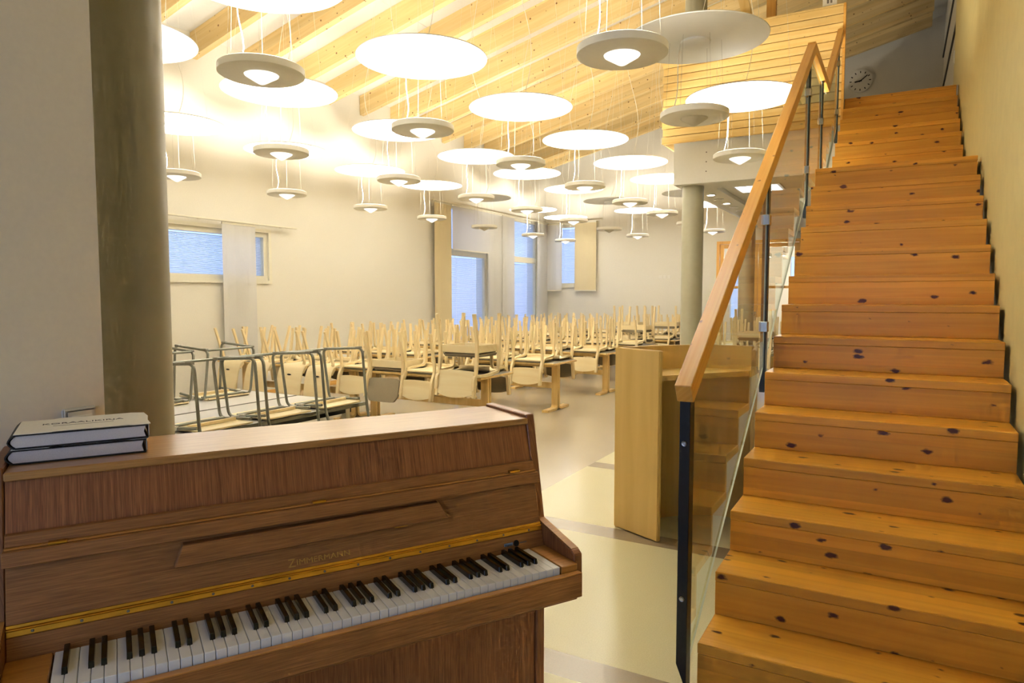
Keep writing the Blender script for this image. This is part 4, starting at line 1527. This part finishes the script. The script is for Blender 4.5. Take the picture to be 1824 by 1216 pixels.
ROWY = [6.38, 8.15, 9.95, 11.75, 13.55, 15.35]
ROWN = ['front', 'second', 'third', 'fourth', 'fifth', 'rearmost']
W_T = 0.70
def jit(a):
    return random.uniform(-a, a)
def side_chairs(xs, yc, near, kinds, where, tname):
    for i, (x, k) in enumerate(zip(xs, kinds)):
        edge = yc - W_T / 2 if near else yc + W_T / 2
        d = {'std': 0.135, 'shell': 0.125, 'arm': 0.165, 'armdark': 0.165}[k]
        y = edge + d if near else edge - d
        pos = where[i]
        adj = {'std': 'upturned birch chair', 'shell': 'upturned plywood shell chair', 'arm': 'upturned birch armchair', 'armdark': 'upturned dark-backed chair'}[k]
        put_chair(k, x + jit(0.025), y + jit(0.015), (0.0 if near else PI) + jit(0.05), adj + ', ' + ('near' if near else 'far') + ' side of the ' + tname + ', ' + pos)
for r, yc in enumerate(ROWY):
    # right-hand tables
    tn = ROWN[r] + ' right table'
    table(-5.70 if r == 0 else -5.60, -3.80, yc, W_T, 'birch table in the ' + ROWN[r] + ' row, right-hand side, loaded with upturned chairs')
    xs3 = [-5.33, -4.80, -4.16]
    wh = ['left one', 'middle one', 'right one']
    kn = ['std'] * 3
    kf = ['std'] * 3
    if r == 0:
        kn = ['std', 'armdark', 'std', 'arm']
        xs3 = [-5.50, -5.02, -4.55, -4.04]
    if r == 3:
        kf = ['std', 'std', 'arm']
    if r == 4:
        kn = ['std', 'arm', 'std']
        kf = ['std', 'std', 'arm']
    side_chairs(xs3, yc, True, kn, wh if len(xs3) == 3 else ['leftmost', 'second from left', 'third from left', 'rightmost'], tn)
    side_chairs([-5.30, -4.72, -4.12], yc, False, kf, wh, tn)
    tn = ROWN[r] + ' left table'
    if r == 0:
        table(-8.02, -5.74, yc, W_T, 'birch table in the front row by the left wall, loaded with shell chairs')
        side_chairs([-7.66, -7.10, -6.54, -6.06], yc, True, ['shell'] * 4, ['leftmost of four', 'second of four', 'third of four', 'rightmost of four'], tn)
        side_chairs([-7.70, -7.10, -6.55, -6.02], yc, False, ['shell', 'std', 'std', 'std'], ['leftmost of four', 'second of four', 'third of four', 'rightmost of four'], tn)
    else:
        table(-7.65, -5.85, yc, W_T, 'birch table in the ' + ROWN[r] + ' row, left-hand side, loaded with upturned chairs')
        side_chairs([-7.35, -6.75, -6.15], yc, True, ['std'] * 3, wh, tn)
        side_chairs([-7.35, -6.75, -6.15], yc, False, ['std'] * 3, wh, tn)
for r, yc in enumerate((10.7, 12.3, 14.0)):
    nm = ['front', 'middle', 'rear'][r] + ' table under the gallery'
    table(-2.98 + 0.25 * 0, -1.45, yc, W_T, 'birch table under the gallery, ' + ['nearest', 'middle', 'farthest'][r] + ' of three behind the glass')
    wh = ['left one', 'right one']
    side_chairs([-2.62, -1.85], yc, True, ['std', 'arm' if r == 0 else 'std'], wh, nm)
    side_chairs([-2.62, -1.85], yc, False, ['std'] * 2, wh, nm)

# grey-edged tables with steel chairs, left of the piano
def grey_table(x0, x1, y0, y1, label):
    root = empty('school_table', ((x0 + x1) / 2, (y0 + y1) / 2, 0))
    tag(root, label, 'table', 'grey edged tables')
    hx, hy = (x1 - x0) / 2, (y1 - y0) / 2
    box('table_top', -hx + 0.006, hx - 0.006, -hy + 0.006, hy - 0.006, TZ - 0.024, TZ, M['greytop'], root)
    for a in ((-hx, hx, -hy, -hy + 0.006), (-hx, hx, hy - 0.006, hy), (-hx, -hx + 0.006, -hy + 0.006, hy - 0.006), (hx - 0.006, hx, -hy + 0.006, hy - 0.006)):
        box('edging', *a, TZ - 0.026, TZ + 0.001, M['greyedge'], root)
    box('apron', -hx + 0.08, -hx + 0.10, -hy + 0.08, hy - 0.08, TZ - 0.075, TZ - 0.026, M['darkmetal'], root)
    box('apron', hx - 0.10, hx - 0.08, -hy + 0.08, hy - 0.08, TZ - 0.075, TZ - 0.026, M['darkmetal'], root)
    for sx in (-1, 1):
        for sy in (-1, 1):
            box('leg', sx * (hx - 0.10) - 0.024, sx * (hx - 0.10) + 0.024, sy * (hy - 0.12) - 0.024, sy * (hy - 0.12) + 0.024, 0.0, TZ - 0.026, M['frame_white'], root, 0.003)
grey_table(-4.50, -3.74, 2.55, 4.18, 'grey-edged table with a pale top, nearest the piano')
grey_table(-5.28, -4.52, 2.55, 4.18, 'grey-edged table with a pale top, beyond the table nearest the piano')
for i, yy in enumerate((2.86, 3.38, 3.91)):
    put_chair('steel', -3.93, yy, PI / 2, 'upturned grey tube chair on the aisle edge of the grey table, ' + ('nearest the column', 'middle of three', 'farthest from the column')[i], tip=-0.06)
for i, yy in enumerate((3.20, 3.78)):
    put_chair('steel', -5.06, yy, -PI / 2, 'upturned grey tube chair on the far grey table, ' + ('partly behind the column', 'right of the column')[i], tip=-0.06)

# ------------------------------------------------------------------ small things on walls and roof
for i, xx in enumerate((-5.19, -5.08, -4.97)):
    so = empty('wall_socket', (xx, YB - 0.001, 2.0))
    tag(so, 'small white wall plate on the back wall, ' + ('left', 'middle', 'right')[i] + ' one of three', 'socket')
    box('plate', -0.04, 0.04, -0.012, 0.0, -0.04, 0.04, M['plastic'], so, 0.003)
    box('insert', -0.025, 0.025, -0.016, -0.012, -0.025, 0.025, M['plastic'], so, 0.002)
tr = empty('roof_strut', (-2.42, 9.20, 4.84))
tag(tr, 'pine post and diagonal strut rising from the gallery corner to the rafters', 'strut')
bm = bmesh.new()
add_prism(bm, [(0.62, 0.0), (0.74, 0.0), (0.42, 1.35), (0.30, 1.35)], 0.0, 0.09, 'y')
new_obj('diagonal', bm_mesh('diagonal', bm, M['birch_table']), tr)
box('upright', 0.86, 0.97, 0.02, 0.12, -1.02, 1.62, M['doorwood'], tr, 0.003)
